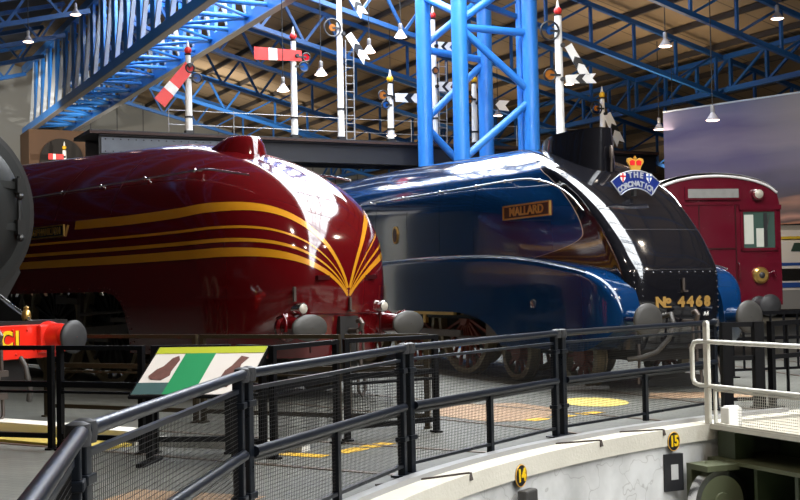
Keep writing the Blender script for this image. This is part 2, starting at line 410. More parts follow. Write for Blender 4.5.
# ------------------------------------------------------------------ hall frame
HC = Vector((0.894, 0.447, 0)); HV = Vector((-0.447, 0.894, 0)); U0 = 8.58
HALL_RZ = math.atan2(0.447, 0.894)
def hall(u, v, z=0.0):
    p = HC*(u+U0)+HV*v
    return Vector((p.x, p.y, z))
HALL_O = hall(0, 0, 0)
TC = Vector((9.47, 4.97, 0))        # turntable centre
def ring_pt(R, deg, z=0.0):
    return Vector((TC.x+R*math.cos(rad(deg)), TC.y+R*math.sin(rad(deg)), z))

# ------------------------------------------------------------------ setting
def annulus(r0, r1, n, z0, z1=None, a0=0, a1=360):
    mb = MB(); full = (a1-a0) >= 360
    cnt = n if full else n+1
    rings = []
    for r, z in ((r0, z0), (r1, z0 if z1 is None else z1)):
        rings.append([ring_pt(r, a0+(a1-a0)*k/n, z) for k in range(cnt)])
    mb.grid(rings, wrap=full); return mb
def band(r0, r1, z0, z1, n, a0, a1):
    """closed solid arc of rectangular section"""
    mb = MB(); full = (a1-a0) >= 360; cnt = n if full else n+1
    rows = [[ring_pt(r, a0+(a1-a0)*k/n, z) for k in range(cnt)] for r, z in ((r0, z0), (r1, z0), (r1, z1), (r0, z1), (r0, z0))]
    mb.grid(rows, wrap=full); return mb

fl = MB(); rows = [[ring_pt(r, 360*k/160, 0) for k in range(160)] for r in (10.62, 12, 16, 24, 75)]
fl.grid(rows, wrap=True); struct('floor', fl, M['paving'])
struct('trim_1', band(10.27, 10.63, -0.16, 0.012, 160, 0, 360), M['coping'], smooth=40)        # coping of the pit
struct('wall_pit', annulus(10.31, 10.31, 160, -1.25, -0.1), M['pitwall'], smooth=60)
struct('trim_2', annulus(0.02, 10.31, 96, -1.24), M['pitfloor'])                                   # pit floor
struct('trim_3', band(9.45, 9.52, -1.24, -1.12, 120, 0, 360), M['rail'])                          # race rail
tp = MB(); tp.add([(0.36, 15.86, 0.004), (1.5, 16.05, 0.004), (1.95, 15.2, 0.004), (1.62, 14.0, 0.004), (1.02, 13.85, 0.004), (0.40, 14.7, 0.004)], [(5, 4, 3, 2, 1, 0)])
tp.add([(3.3, 16.25, 0.004), (5.2, 16.1, 0.004), (5.4, 16.9, 0.004), (3.5, 17.1, 0.004)], [(0, 1, 2, 3)]); struct('trim_4', tp, M['tanbrick'])
struct('trim_14', annulus(11.35, 12.5, 30, 0.004, 0.004, 158, 205), M['tanbrick'])                  # tan brick path
hz = MB()
for a0, a1 in ((126.0, 127.6), (128.3, 129.8), (130.4, 131.8), (143.1, 144.8), (145.1, 146.9)):
    b_ = annulus(11.94, 12.14, 8, 0.005, 0.005, a0, a1); hz.add(b_.v, b_.f)
hz.add([(-1.24, 11.50, 0.005), (-0.79, 11.24, 0.005), (-0.69, 11.40, 0.005), (-1.14, 11.66, 0.005)], [(0, 1, 2, 3)])
struct('trim_5', hz, M['hazard'])
el = MB(); N = 28
el.add([(2.52+0.42*math.cos(2*PI*k/N)-0.12*math.sin(2*PI*k/N), 15.95+0.12*math.cos(2*PI*k/N)+0.60*math.sin(2*PI*k/N), 0.006) for k in range(N)], [tuple(range(N))])
struct('trim_6', el, M['paleyellow'])
# white and ochre platform edge beside the maroon engine's track
for nm, p_, q_, m_, z_, w_ in (('trim_7', (-9.0, 16.87), (-2.68, 12.53), 'kerbwhite', 0.14, 0.28), ('trim_8', (-9.25, 16.58), (-2.9, 12.22), 'kerbyel', 0.03, 0.40), ('trim_15', (-2.66, 12.50), (-0.95, 11.74), 'kerbwhite', 0.08, 0.16)):
    kb = MB(); kb.beam((p_[0], p_[1], z_/2), (q_[0], q_[1], z_/2), w_, z_); struct(nm, kb, M[m_])

# walls
w_ = MB(); w_.box(-24, 1.05, 57.0, 57.3, 0, 13); struct('wall_back_left', w_, M['wall']).matrix_world = Matrix.Translation(HALL_O) @ Matrix.Rotation(HALL_RZ, 4, 'Z')
w_ = MB(); w_.box(1.05, 36, 57.0, 57.3, 0, 13); struct('wall_back_right', w_, M['cladding']).matrix_world = Matrix.Translation(HALL_O) @ Matrix.Rotation(HALL_RZ, 4, 'Z')
HM = Matrix.Translation(HALL_O) @ Matrix.Rotation(HALL_RZ, 4, 'Z')
def hstruct(name, mb, m, **k):
    o = struct(name, mb, m, **k); o.matrix_world = HM; return o
w_ = MB(); w_.box(-24.3, -24, -25, 57.3, 0, 9); hstruct('wall_left', w_, M['darkwall'])
w_ = MB(); w_.box(36, 36.3, -25, 57.3, 0, 9); hstruct('wall_right', w_, M['darkwall'])
w_ = MB(); w_.box(-24.3, 36.3, -25.3, -25, 0, 13); hstruct('wall_front', w_, M['darkwall'])
# roof: two slopes from the ridge, and a lower flat bay at the right
ZR = 12.15; SL = 0.25
def rz_(u): return ZR-SL*abs(u) if u < 22 else ZR-SL*22
c_ = MB(); c_.add([(0,-25,ZR),(22,-25,rz_(22)),(22,57.2,rz_(22)),(0,57.2,ZR)], [(0,1,2,3)])
c_.add([(22,-25,rz_(22)),(36,-25,rz_(22)),(36,57.2,rz_(22)),(22,57.2,rz_(22))], [(0,1,2,3)])
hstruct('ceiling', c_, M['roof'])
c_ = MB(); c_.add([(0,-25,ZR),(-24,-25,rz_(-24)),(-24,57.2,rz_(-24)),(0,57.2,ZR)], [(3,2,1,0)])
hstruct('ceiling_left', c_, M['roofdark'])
# rooflights: daylight panes between the purlins over the turntable and the engine fronts
wn = 0
for u0, u1, v0, v1 in ((0.5, 2.6, -25, 40.0), (2.7, 4.9, -25, 33.0), (5.0, 7.0, 22, 33.0)):
    wn += 1; g = MB()
    for v in range(int(v0), int(v1), 2):
        e0, e1 = v+0.06, min(v+1.94, v1)
        g.add([(u0, e0, rz_(u0)-0.06), (u1, e0, rz_(u1)-0.06), (u1, e1, rz_(u1)-0.06), (u0, e1, rz_(u0)-0.06)], [(0,1,2,3)])
    hstruct('window_%d' % wn, g, M['daylight'])
# purlins along the hall
pl = MB(); NODE = 1.45
for k in range(1, 15):
    u = 0.6+k*NODE
    pl.box(u-0.045, u+0.045, -25, 57, rz_(u)-0.17, rz_(u)-0.02)
hstruct('roof_purlins', pl, M['purlin'])
# roof trusses across the hall
def chord(mb, p, q, r): mb.tube([p, q], r, 8)
TRV = [22.7+4.08*k for k in range(-6, 8)]
for v in TRV:
    t = MB(); top = lambda u: ZR-0.32-SL*u; bot = lambda u: 10.7-SL*u
    uu = [0.9+NODE*0.0]+[0.6+k*NODE for k in range(1, 16)]
    t.beam((0.9, v, top(0.9)), (uu[-1], v, top(uu[-1])), 0.12, 0.12); t.beam((0.9, v, bot(0.9)), (uu[-1], v, bot(uu[-1])), 0.125, 0.125)
    for i in range(1, len(uu)):
        if uu[i] < 8:
            um = (uu[i-1]+uu[i])/2
            t.beam((uu[i-1], v, top(uu[i-1])), (um, v, bot(um)), 0.08, 0.08); t.beam((um, v, bot(um)), (uu[i], v, top(uu[i])), 0.08, 0.08)
        else:
            t.beam((uu[i], v, top(uu[i])), (uu[i], v, bot(uu[i])), 0.075, 0.075)
            t.beam((uu[i-1], v, bot(uu[i-1])), (uu[i], v, top(uu[i])), 0.06, 0.06)
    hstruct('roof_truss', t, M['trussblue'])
for v in TRV[6:]:
    t = MB(); top = lambda u: ZR-0.32+SL*u; bot = lambda u: 10.7+SL*u
    uu = [-0.1-k*NODE*1.2 for k in range(0, 13)]
    t.beam((uu[0], v, top(uu[0])), (uu[-1], v, top(uu[-1])), 0.14, 0.14); t.beam((uu[0], v, bot(uu[0])), (uu[-1], v, bot(uu[-1])), 0.15, 0.15)
    for a, b in zip(uu, uu[1:]):
        m_ = (a+b)/2
        t.beam((a, v, top(a)), (m_, v, bot(m_)), 0.08, 0.08); t.beam((m_, v, bot(m_)), (b, v, top(b)), 0.08, 0.08)
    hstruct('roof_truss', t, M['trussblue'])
# eaves truss along the right side
t = MB(); ua = 15.4; za = 7.05
t.beam((ua, 12, za), (ua, 56, za), 0.15, 0.15); t.beam((ua, 12, za+0.95), (ua, 56, za+0.95), 0.14, 0.14)
for k in range(31):
    v = 12+k*1.45
    t.beam((ua, v, za), (ua, v, za+0.95), 0.09, 0.09); t.beam((ua, v, za+0.95), (ua, v+1.45, za), 0.07, 0.07)
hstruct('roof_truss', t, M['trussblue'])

# ------------------------------------------------------------------ blue box girder on its pier
bg = thing('lattice_girder', 'big bright blue box lattice girder running up overhead, resting on the brown pier', 'girder', hall(0, 0, 0), HALL_RZ)
GL, GR, GB, GT = 0.75, 2.55, 9.0, 12.0
V0, V1 = 22.75, 56.9
for nm, u, z, w, h in (('bottom_chord', GL, GB, 0.22, 0.30), ('bottom_chord', GR, GB, 0.22, 0.30), ('top_chord', GL, GT-0.15, 0.22, 0.3), ('top_chord', GR, GT-0.15-0.6, 0.22, 0.3)):
    q = MB(); q.cur = 0; q.box(u-w/2, u+w/2, V0, V1, z-h/2, z+h/2)
    if nm == 'bottom_chord': q.cur = 1; q.box(u-w/2-0.01, u+w/2+0.01, V0, V1, z-h/2-0.03, z-h/2)
    q.build(nm, [M['steelblue'], M['galv']], bg)
k = 0; v = V0+0.3
while v < V1-1.7:
    for u, zt in ((GL, GT-0.15), (GR, GT-0.75)):
        q = MB(); q.box(u-0.05, u+0.05, v-0.24, v+0.24, GB, zt); q.build('upright', M['steelblue'], bg)
        q = MB()
        if u == GL: q.beam((u, v+0.2, zt-0.1), (u, v+1.42, GB+0.1), 0.13, 0.13, up=(1, 0, 0))
        else: q.beam((u, v+1.42, zt-0.1), (u, v+0.2, GB+0.1), 0.13, 0.13, up=(1, 0, 0))
        tag(q.build('diagonal_bar', M['greybar'], bg), 'pale grey diagonal bar')
    a, b = (GL, GR) if k % 2 == 0 else (GR, GL)
    for p0, p1, r in (((GL, v, GB+0.02), (GR, v, GB+0.02), 0.07), ((a, v, GB+0.02), (b, v+1.62, GB+0.02), 0.05), ((GL, v, GT-0.2), (GR, v, GT-0.8), 0.06)):
        q = MB(); q.tube([p0, p1], r, 8); q.build('cross_brace', M['steelblue'], bg, smooth=50)
    v += 1.62; k += 1
pr = thing('support_pier', 'brown square pier with an arched recess under the end of the blue girder', 'pier', hall(0, 0, 0), HALL_RZ)
q = MB(); q.box(0.55, 3.15, 54.6, 56.9, 0, 8.84); q.build('shaft', M['pier'], pr)
q = MB(); arch = [(-0.95, -1.2)]+[(0.95*math.cos(PI-PI*i/20), 0.95*math.sin(PI*i/20)) for i in range(21)]+[(0.95, -1.2)]
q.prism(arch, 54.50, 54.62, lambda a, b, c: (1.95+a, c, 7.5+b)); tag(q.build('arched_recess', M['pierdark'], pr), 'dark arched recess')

# ------------------------------------------------------------------ blue tube column
col = thing('tubular_column', 'tall bright blue four-tube braced column standing behind the blue engine', 'column', (2.1, 31.4, 0))
CT = dict(A=(0.74, 32.1), B=(1.62, 30.5), C=(2.44, 33.0), D=(3.49, 31.2))
def cp(k, z): return Vector((CT[k][0]-2.1, CT[k][1]-31.4, z))
for k in 'ABCD':
    q = MB(); q.tube([cp(k, 0), cp(k, 9.85)], 0.205, 20); q.build('upright', M['steelblue'], col, smooth=40)
q = MB(); q.tube([(3.26-2.1, 31.55-31.4, 0), (3.26-2.1, 31.55-31.4, 9.8)], 0.10, 14); q.build('drain_pipe', M['steelblue'], col, smooth=40)
for a, za_, b, zb_ in (('B', 8.15, 'D', 8.1), ('B', 8.15, 'D', 6.55), ('D', 6.35, 'B', 4.75), ('B', 4.75, 'D', 3.1), ('B', 8.3, 'D', 9.7), ('A', 9.35, 'B', 8.5), ('A', 7.9, 'C', 7.75),
                      ('C', 7.7, 'A', 6.0), ('A', 5.85, 'C', 4.1), ('D', 3.0, 'B', 1.4), ('C', 4.0, 'A', 2.4), ('A', 8.0, 'C', 9.5)):
    q = MB(); q.tube([cp(a, za_), cp(b, zb_)], 0.10, 12); q.build('brace', M['steelblue'], col, smooth=40)

# ------------------------------------------------------------------ pendant lamps
LAMPS = []
def lamp(px, p, label, size=1.0, lit=True):
    x, y, z = p
    d = Vector((x, y, 0)); u = d.dot(HC)-U0
    ztop = min(ZR-0.1-SL*abs(u), ZR)
    r = thing('pendant_lamp', label, 'lamp', p, 0, 'bell lamps hanging from the roof')
    s = size
    q = MB(); q.tube([(0, 0, 0.34*s), (0, 0, ztop-z)], 0.012, 6); q.build('cord', M['cord'], r)
    q = MB(); q.lathe([(0.03*s, 0.42*s), (0.06*s, 0.40*s), (0.065*s, 0.24*s), (0.045*s, 0.20*s)], n=14); q.build('housing', M['lampmetal'], r, smooth=40)
    q = MB(); q.lathe([(0.05*s, 0.22*s), (0.08*s, 0.17*s), (0.14*s, 0.08*s), (0.20*s, 0.0), (0.195*s, -0.005*s), (0.13*s, 0.07*s), (0.06*s, 0.15*s)], n=20, caps=False); q.build('reflector', M['shade'], r, smooth=50)
    q = MB(); q.lathe([(0.19*s, 0.0), (0.15*s, -0.02*s), (0.02*s, -0.035*s)], n=20); q.build('bulb_glass', M['bulb'] if lit else M['shade'], r, smooth=50)
for px, p, l in [
    (0, (6.45, 28.7, 7.20), 'bell lamp with long cord hanging over the crimson carriage left of the dusk backdrop'),
    (0, (7.30, 27.8, 5.28), 'bell lamp hanging in front of the dusk sky backdrop'),
    (0, (9.5, 29.8, 8.05), 'bell lamp at the top right corner of the picture under the roof'),
    (0, (-0.67, 29.85, 7.42), 'bell lamp just right of the tall white fishtail signal'),
    (0, (-1.88, 29.85, 6.88), 'bell lamp between the level red arm and the tall white signal'),
    (0, (-2.83, 29.85, 6.50), 'bell lamp just below and left of the level red signal arm'),
    (0, (0.12, 29.82, 7.78), 'bell lamp close to the top left of the blue column'),
    (0, (7.62, 35.0, 6.0), 'small bell lamp at the left edge of the dusk backdrop'),
    (0, (-11.2, 36.5, 9.25), 'bell lamp left of the girder under the dark roof, lower one'),
    (0, (-9.4, 35.2, 9.75), 'bell lamp left of the girder under the dark roof, upper one'),
    (0, (-0.20, 38.0, 6.35), 'small far bell lamp beside the yellow-topped fishtail signal'),
    (0, (3.35, 40.0, 7.2), 'small far bell lamp seen between the blue column tubes'),
    (0, (5.75, 40.0, 8.2), 'small far bell lamp right of the red-topped signal')]:
    lamp(px, p, l, 0.82)

# ------------------------------------------------------------------ signal gantry and signals
GV = 29.46
gt = thing('signal_gantry', 'dark footbridge-like gantry carrying the row of old signals across the hall', 'gantry', hall(0, 0, 0), HALL_RZ)
q = MB(); q.box(-2.25, 15, GV-0.15, GV+1.75, 5.45, 5.53); q.cur = 1; q.box(-2.25, 15, GV-0.16, GV-0.10, 5.44, 5.50); q.build('deck', [M['gantrydark'], M['rust']], gt)
q = MB(); q.box(-2.0, 15, GV+0.0, GV+0.08, 4.93, 5.45); q.box(-2.0, 15, GV-0.08, GV+0.12, 4.90, 4.94); q.box(-2.0, 15, GV-0.08, GV+0.12, 5.40, 5.45); q.build('front_girder', M['gantrydark'], gt)
q = MB(); q.box(-2.0, 15, GV+1.45, GV+1.53, 4.93, 5.45); q.build('rear_girder', M['gantrydark'], gt)
q = MB(); q.box(-1.95, 1.2, GV-0.05, GV-0.01, 4.98, 5.36); tag(q.build('grey_panel', M['gantrygrey'], gt), 'blue-grey riveted girder plate at the left end')
q = MB(); 
for i in range(16):
    for z in (5.02, 5.32): q.ball((-1.85+i*0.19, GV-0.06, z), 0.018, 6, 4)
q.build('rivets', M['gantrydark'], gt)
q = MB(); q.box(-2.0, -0.4, GV+0.02, GV+0.10, 4.45, 4.92); tag(q.build('cream_panel', M['offwhite'], gt), 'cream panel below the grey girder plate')
for u in (-1.7, 14.6):
    q = MB(); q.box(u-0.28, u+0.35, GV+0.25, GV+1.2, 0, 4.93); tag(q.build('support_leg', M['offwhite'], gt), 'cream painted support leg')
q = MB()
for z in (5.98, 6.36): q.tube([(0.2, GV+1.6, z), (15, GV+1.6, z)], 0.009, 6)
for i in range(9): q.tube([(0.2+i*1.8, GV+1.6, 5.5), (0.2+i*1.8, GV+1.6, 6.4)], 0.012, 6)
q.build('handrail', M['lampmetal'], gt)

def fishtail(mb_parts, root, px, pz, length, ang, w=0.26, y=-0.10, name='signal_arm', colr='white', chev='sigblk', t=0.02, fish=True, c0=0.62, c1=0.78):
    """arm in local xz plane from (px,pz); ang measured from +x, counter-clockwise"""
    ca, sa = math.cos(ang), math.sin(ang)
    fn = lambda a, b, c: (px+a*ca-b*sa, c, pz+a*sa+b*ca)
    h0, h1 = w*0.42, w*0.5
    poly = [(0, -h0), (length, -h1), (length-(w*0.45 if fish else 0), 0), (length, h1), (0, h0)]
    q = MB(); q.prism(poly, y, y+t, fn)
    o = q.build(name, M[colr], root)
    q = MB(); f_ = w*0.45 if fish else 0
    a0, a1 = length*c0, length*c1
    ha = h0+(h1-h0)*c0; hb = h0+(h1-h0)*c1
    q.prism([(a0, -ha), (a1, -hb), (a1-f_, 0), (a1, hb), (a0, ha), (a0-f_, 0)], y-0.006, y+t+0.006, fn)
    q.build('arm_band', M[chev], o)
    return o
def signal(u, v, z0, z1, label, arms=(), ball='sigred', rings=(), ladder=False, r0=0.085, group=None, base=True, post_rz=HALL_RZ, world=None, name='semaphore_signal'):
    loc = hall(u, v, z0) if world is None else world
    s = thing(name, label, 'signal', loc, post_rz)
    H = z1-z0
    q = MB(); q.lathe([(r0*1.12, 0), (r0, H*0.5), (r0*0.8, H-0.32)], n=16)
    q.build('post', M['white'], s, smooth=40)
    if base:
        q = MB(); q.box(-0.16, 0.16, -0.16, 0.16, 0, 0.05); q.box(-0.10, 0.10, -0.10, 0.10, 0.05, 0.14); q.build('foot', M['sigblk'], s)
        q = MB(); q.lathe([(r0*1.25, H*0.19), (r0*1.25, H*0.19+0.05)], n=12); q.build('post_band', M['sigblk'], s)
    q = MB(); q.lathe([(0.075, H-0.34), (0.10, H-0.31), (0.03, H-0.28)], n=12); q.build('collar', M['sigblk'], s, smooth=40)
    q = MB(); q.ball((0, 0, H-0.21), 0.095, 12, 8); b = q.build('ball', M[ball], s, smooth=80)
    q = MB(); q.lathe([(0.05, H-0.14), (0.018, H+0.02), (0.004, H+0.06)], n=10); q.build('spike', M['white'], s, smooth=40)
    for (px, pz, L_, ang, kind, w) in arms:
        if kind == 'home':
            o = fishtail(None, s, px, pz-z0, L_, ang, w, colr='sigred', chev='white', fish=False, c0=0.52, c1=0.70)
        else:
            o = fishtail(None, s, px, pz-z0, L_, ang, w, c0=0.45, c1=0.66)
        q = MB(); q.lathe([(0.05, -0.16), (0.05, 0.0)], c=(px*0.3, 0, pz-z0), axis='y', n=10); q.build('pivot', M['sigblk'], s)
    for (px, pz, rr, lens) in rings:
        q = MB(); pts = [(px+rr*math.cos(2*PI*i/18), -0.10, pz-z0+rr*math.sin(2*PI*i/18)) for i in range(18)]
        q.tube(pts, 0.025, 6, closed=True); q.beam((0, -0.08, pz-z0), (px, -0.1, pz-z0), 0.04, 0.05)
        o = q.build('spectacle', M['sigblk'], s, smooth=50)
        rl = rr*0.92 if rr < 0.16 else rr*0.42
        q = MB(); q.lathe([(rl, -0.105), (rl, -0.095)], c=(px, 0, pz-z0), axis='y', n=18); q.build('lens', M[lens], o)
    if ladder:
        q = MB(); 
        for dx in (0.22, 0.46): q.beam((dx, 0.15, 0), (dx, 0.1, H*0.62), 0.025, 0.025)
        for i in range(int(H*0.62/0.22)): q.beam((0.22, 0.14, 0.1+0.22*i), (0.46, 0.14, 0.1+0.22*i), 0.018, 0.018)
        q.build('ladder', M['galv'], s)
    return s
sv = GV+0.45
signal(0.40, sv, 5.53, 7.95, 'signal with red arm dropped steeply to the left beside the blue girder', [(0.02, 7.33, 1.28, rad(180+51), 'home', 0.34)], 'sigred', [(0.02, 7.27, 0.11, 'lens_red'), (0.20, 7.02, 0.12, 'lens_blue')])
signal(3.30, sv, 5.53, 8.53, 'signal with level red arm and white band on the gantry', [(0.20, 7.79, 1.34, rad(180.5), 'home', 0.34)], 'sigred', [(0.33, 7.76, 0.11, 'lens_red'), (0.26, 7.5, 0.13, 'lens_blue')])
signal(4.66, sv, 5.53, 10.1, 'tallest signal on the gantry, white fishtail arm sloping down right, ladder behind', [(0.22, 8.48, 0.92, rad(-53), 'dist', 0.25), (0.34, 9.55, 0.66, rad(-55), 'dist', 0.27)], 'sigred', [(-0.25, 8.62, 0.24, 'lens_amber')], True)
signal(6.17, sv, 5.53, 7.55, 'short signal with yellow ball and level fishtail arm left of the blue column', [(0.10, 6.82, 0.92, rad(1), 'dist', 0.28)], 'sigyel', [(-0.28, 6.86, 0.13, 'lens_amber'), (-0.20, 6.60, 0.11, 'lens_blue')])
signal(7.56, sv, 5.53, 9.45, 'red-balled signal seen between the first two blue column tubes', [(0.1, 8.35, 0.5, rad(0), 'dist', 0.30), (0.1, 7.2, 0.5, rad(2), 'dist', 0.30)], 'sigred', [(0.0, 7.65, 0.09, 'lens_amber')], True)
signal(8.86, sv, 5.53, 7.70, 'signal with yellow ball and fishtail arm framed inside the blue column', [(0.12, 6.80, 1.0, rad(-2), 'dist', 0.30)], 'sigyel', [(-0.26, 6.9, 0.14, 'lens_amber')])
signal(13.36, sv, 5.53, 7.50, 'yellow-balled signal with drooping fishtail arm right of the black chimney', [(0.10, 6.70, 1.05, rad(-62), 'dist', 0.32)], 'sigyel', [(-0.30, 6.85, 0.2, 'lens_amber')])
signal(0, 0, 0, 8.15, 'tall red-balled white signal with two arms standing just right of the blue column', [(0.2, 7.12, 0.88, rad(-60), 'dist', 0.22), (0.12, 6.32, 0.76, rad(3), 'dist', 0.23)], 'sigred',
       [(-0.24, 7.45, 0.22, 'lens_blue'), (-0.26, 6.42, 0.14, 'lens_amber')], True, r0=0.105, world=(3.80, 28.0, 0), post_rz=0.2)
signal(1.88, 53.6, 6.1, 8.15, 'small far signal with red arm against the arched recess of the brown pier', [(-0.05, 7.52, 0.65, rad(180), 'home', 0.26)], 'sigyel', [(0.22, 7.35, 0.12, 'lens_amber')], r0=0.10)
sg = [o for o in bpy.data.objects if o.get('label', '').startswith('small far signal with red arm')][0]
q = MB(); q.box(-0.5, 0.5, -0.4, 0.9, -6.1, 0.0); q.build('stand', M['gantrydark'], sg)

# ------------------------------------------------------------------ locomotives: shared helpers
def loco_root(name, X, Y, a, label, cat='locomotive'):
    return thing(name, label, cat, (X, Y, 0), a-PI/2)
def wheel_parts(root, x, y, r, nsp, name, rim='tyre', spoke='redwheel', w=0.13):
    q = MB(); q.cur = 0
    s_ = 1 if y < 0 else -1
    q.lathe([(r-0.10, y-w/2), (r, y-w/2), (r, y+w/2), (r-0.10, y+w/2), (r-0.10, y-w/2)], c=(x, 0, r), axis='y', n=48, caps=False)
    q.lathe([(r, y+s_*w/2), (r+0.03, y+s_*w/2), (r+0.03, y+s_*(w/2+0.03)), (r, y+s_*(w/2+0.03))], c=(x, 0, r), axis='y', n=48, caps=False)
    q.cur = 1
    for k in range(nsp):
        a = 2*PI*k/nsp
        q.beam((x+0.1*math.cos(a), y, r+0.1*math.sin(a)), (x+(r-0.08)*math.cos(a), y, r+(r-0.08)*math.sin(a)), 0.05, 0.05, up=(0, 1, 0))
    q.lathe([(0.16, y-w*0.6), (0.16, y+w*0.6)], c=(x, 0, r), axis='y', n=20)
    return q.build(name, [M[rim], M[spoke]], root, smooth=40)
def buffer(root, y, rx, rz, m_shank, m_disc, length=0.52, z=1.05, r_sh=0.13, dome=0.045):
    q = MB(); q.lathe([(0.19, -length-0.03), (0.19, -length+0.02), (r_sh*1.15, -length+0.05), (r_sh, -0.16), (r_sh*0.75, -0.15), (r_sh*0.75, -0.04)], c=(0, y, z), axis='x', n=20)
    b = q.build('buffer', m_shank, root, smooth=40)
    N = 40; q = MB(); rows = []
    for f, x in ((1.0, -0.045), (1.0, -0.02), (0.96, -0.008), (0.7, dome*0.5-0.008), (0.35, dome*0.85-0.008), (0.02, dome-0.008)):
        rows.append([(x, y+rx*f*math.cos(2*PI*k/N), z+rz*f*math.sin(2*PI*k/N)) for k in range(N)])
    q.grid(rows, wrap=True); q.add([(-0.045, y+rx*math.cos(2*PI*k/N), z+rz*math.sin(2*PI*k/N)) for k in range(N)], [tuple(range(N-1, -1, -1))])
    q.build('buffer_head', m_disc, b, smooth=40)
    return b
def coupling(root, x, z=1.02, y=0.0):
    q = MB(); q.tube([(x, y, z), (x+0.22, y, z), (x+0.30, y, z+0.03), (x+0.33, y, z+0.10), (x+0.28, y, z+0.15), (x+0.22, y, z+0.13)], 0.035, 8); q.build('draw_hook', M['motion'], root, smooth=50)
    q = MB()
    q.tube([(x+0.27, y-0.05, z+0.02), (x+0.28, y-0.05, z-0.34), (x+0.28, y+0.05, z-0.34), (x+0.27, y+0.05, z+0.02)], 0.022, 8)
    q.beam((x+0.28, y-0.12, z-0.34), (x+0.28, y+0.12, z-0.34), 0.07, 0.07); q.tube([(x+0.28, y, z-0.30), (x+0.28, y, z-0.62)], 0.026, 8)
    q.beam((x+0.28, y-0.11, z-0.60), (x+0.28, y+0.11, z-0.60), 0.07, 0.07)
    q.tube([(x+0.28, y-0.06, z-0.60), (x+0.29, y-0.06, z-0.82), (x+0.29, y, z-0.90), (x+0.29, y+0.06, z-0.82), (x+0.28, y+0.06, z-0.60)], 0.022, 8)
    q.build('screw_coupling', M['motion'], root, smooth=50)
def lamp_iron(root, p, n=(1, 0, 0)):
    x, y, z = p
    q = MB(); q.box(x, x+0.03, y-0.018, y+0.018, z-0.09, z+0.10); q.box(x+0.0, x+0.08, y-0.035, y+0.035, z-0.10, z-0.075)
    return q.build('lamp_iron', M['motion'], root)

# ------------------------------------------------------------------ maroon streamliner
A_D = 0.7118
du = loco_root('steam_locomotive', -0.5421, 16.572, A_D, 'maroon streamlined steam engine with gold speed stripes curling round its bulbous nose')
D_W = [(0.55, 1.27), (1.0, 1.31), (1.6, 1.33), (2.2, 1.33), (2.7, 1.28), (3.05, 1.17), (3.35, 0.99), (3.6, 0.76), (3.8, 0.50), (3.92, 0.28), (3.97, 0.12), (3.985, 0.0)]
D_X = [(0.55, -0.46), (1.0, -0.36), (1.65, -0.28), (2.1, -0.33), (2.5, -0.50), (2.85, -0.80), (3.15, -1.22), (3.4, -1.72), (3.6, -2.28), (3.75, -2.85), (3.88, -3.6), (3.95, -4.3), (3.985, -5.2)]
D_BACK = -14.2; D_TOP = 3.985
def d_w(z): return smooth_interp(z, D_W)
def d_xf(z): return smooth_interp(z, D_X)
def d_surf(z, t):
    """t 0..0.5 straight flank, 0.5..1 nose quarter; viewer side (y<0)"""
    xf = d_xf(z); w = d_w(z); L = 2.0; xb = xf-L; n = 2.6
    if t <= 0.5:
        x = D_BACK+(xb-D_BACK)*(t/0.5); y = w
    else:
        a = (t-0.5)/0.5*PI/2
        x = xb+L*max(0.0, math.sin(a))**(2/n); y = w*max(0.0, math.cos(a))**(2/n)
    zz = z
    if z > 2.2 and x < -3.2: zz = z+(z-2.2)/1.785*0.034*(-3.2-x)
    return Vector((x, -y, zz))
def d_bottom(x):
    if x < -4.95: return 1.58
    if x < -4.10:
        f = (x+4.95)/0.85; return 0.72+0.86*math.sqrt(max(0.0, 1-f*f))
    return 0.62
def zlist(z0, z1, n): return [z0+(z1-z0)*i/n for i in range(n+1)]
ts = [0.5*i/30*0.8 for i in range(30)]+[0.4+0.1*i/40 for i in range(40)]+[0.5+0.5*i/44 for i in range(45)]
ups = zlist(1.6, 3.0, 22)+[3.0+(D_TOP-3.0)*(1-(1-i/26)**2) for i in range(1, 27)]
def body_grid(surf, ts, ups, bottom, nlow=12, ztr=1.6):
    rows = []
    low = []
    for k in range(nlow):
        low.append([('l', k/nlow)]*1)
    def colpt(t, k, side):
        if k < nlow:
            x = surf(ztr, t).x; zb = min(ztr-0.01, bottom(x)); z = zb+(ztr-zb)*k/nlow
        else: z = ups[k-nlow]
        p = surf(z, t)
        return (p.x, p.y if side < 0 else -p.y, p.z)
    cols = [(t, -1) for t in ts]+[(t, 1) for t in reversed(ts[:-1])]
    for k in range(nlow+len(ups)): rows.append([colpt(t, k, sd) for t, sd in cols])
    return rows
q = MB(); rows = body_grid(d_surf, ts, ups, d_bottom)
q.grid(rows); q.add([r[0] for r in rows]+[r[-1] for r in reversed(rows)], [tuple(range(2*len(rows)))])
q.build('streamlined_casing', M['maroon'], du, smooth=60, merge=0.0008)
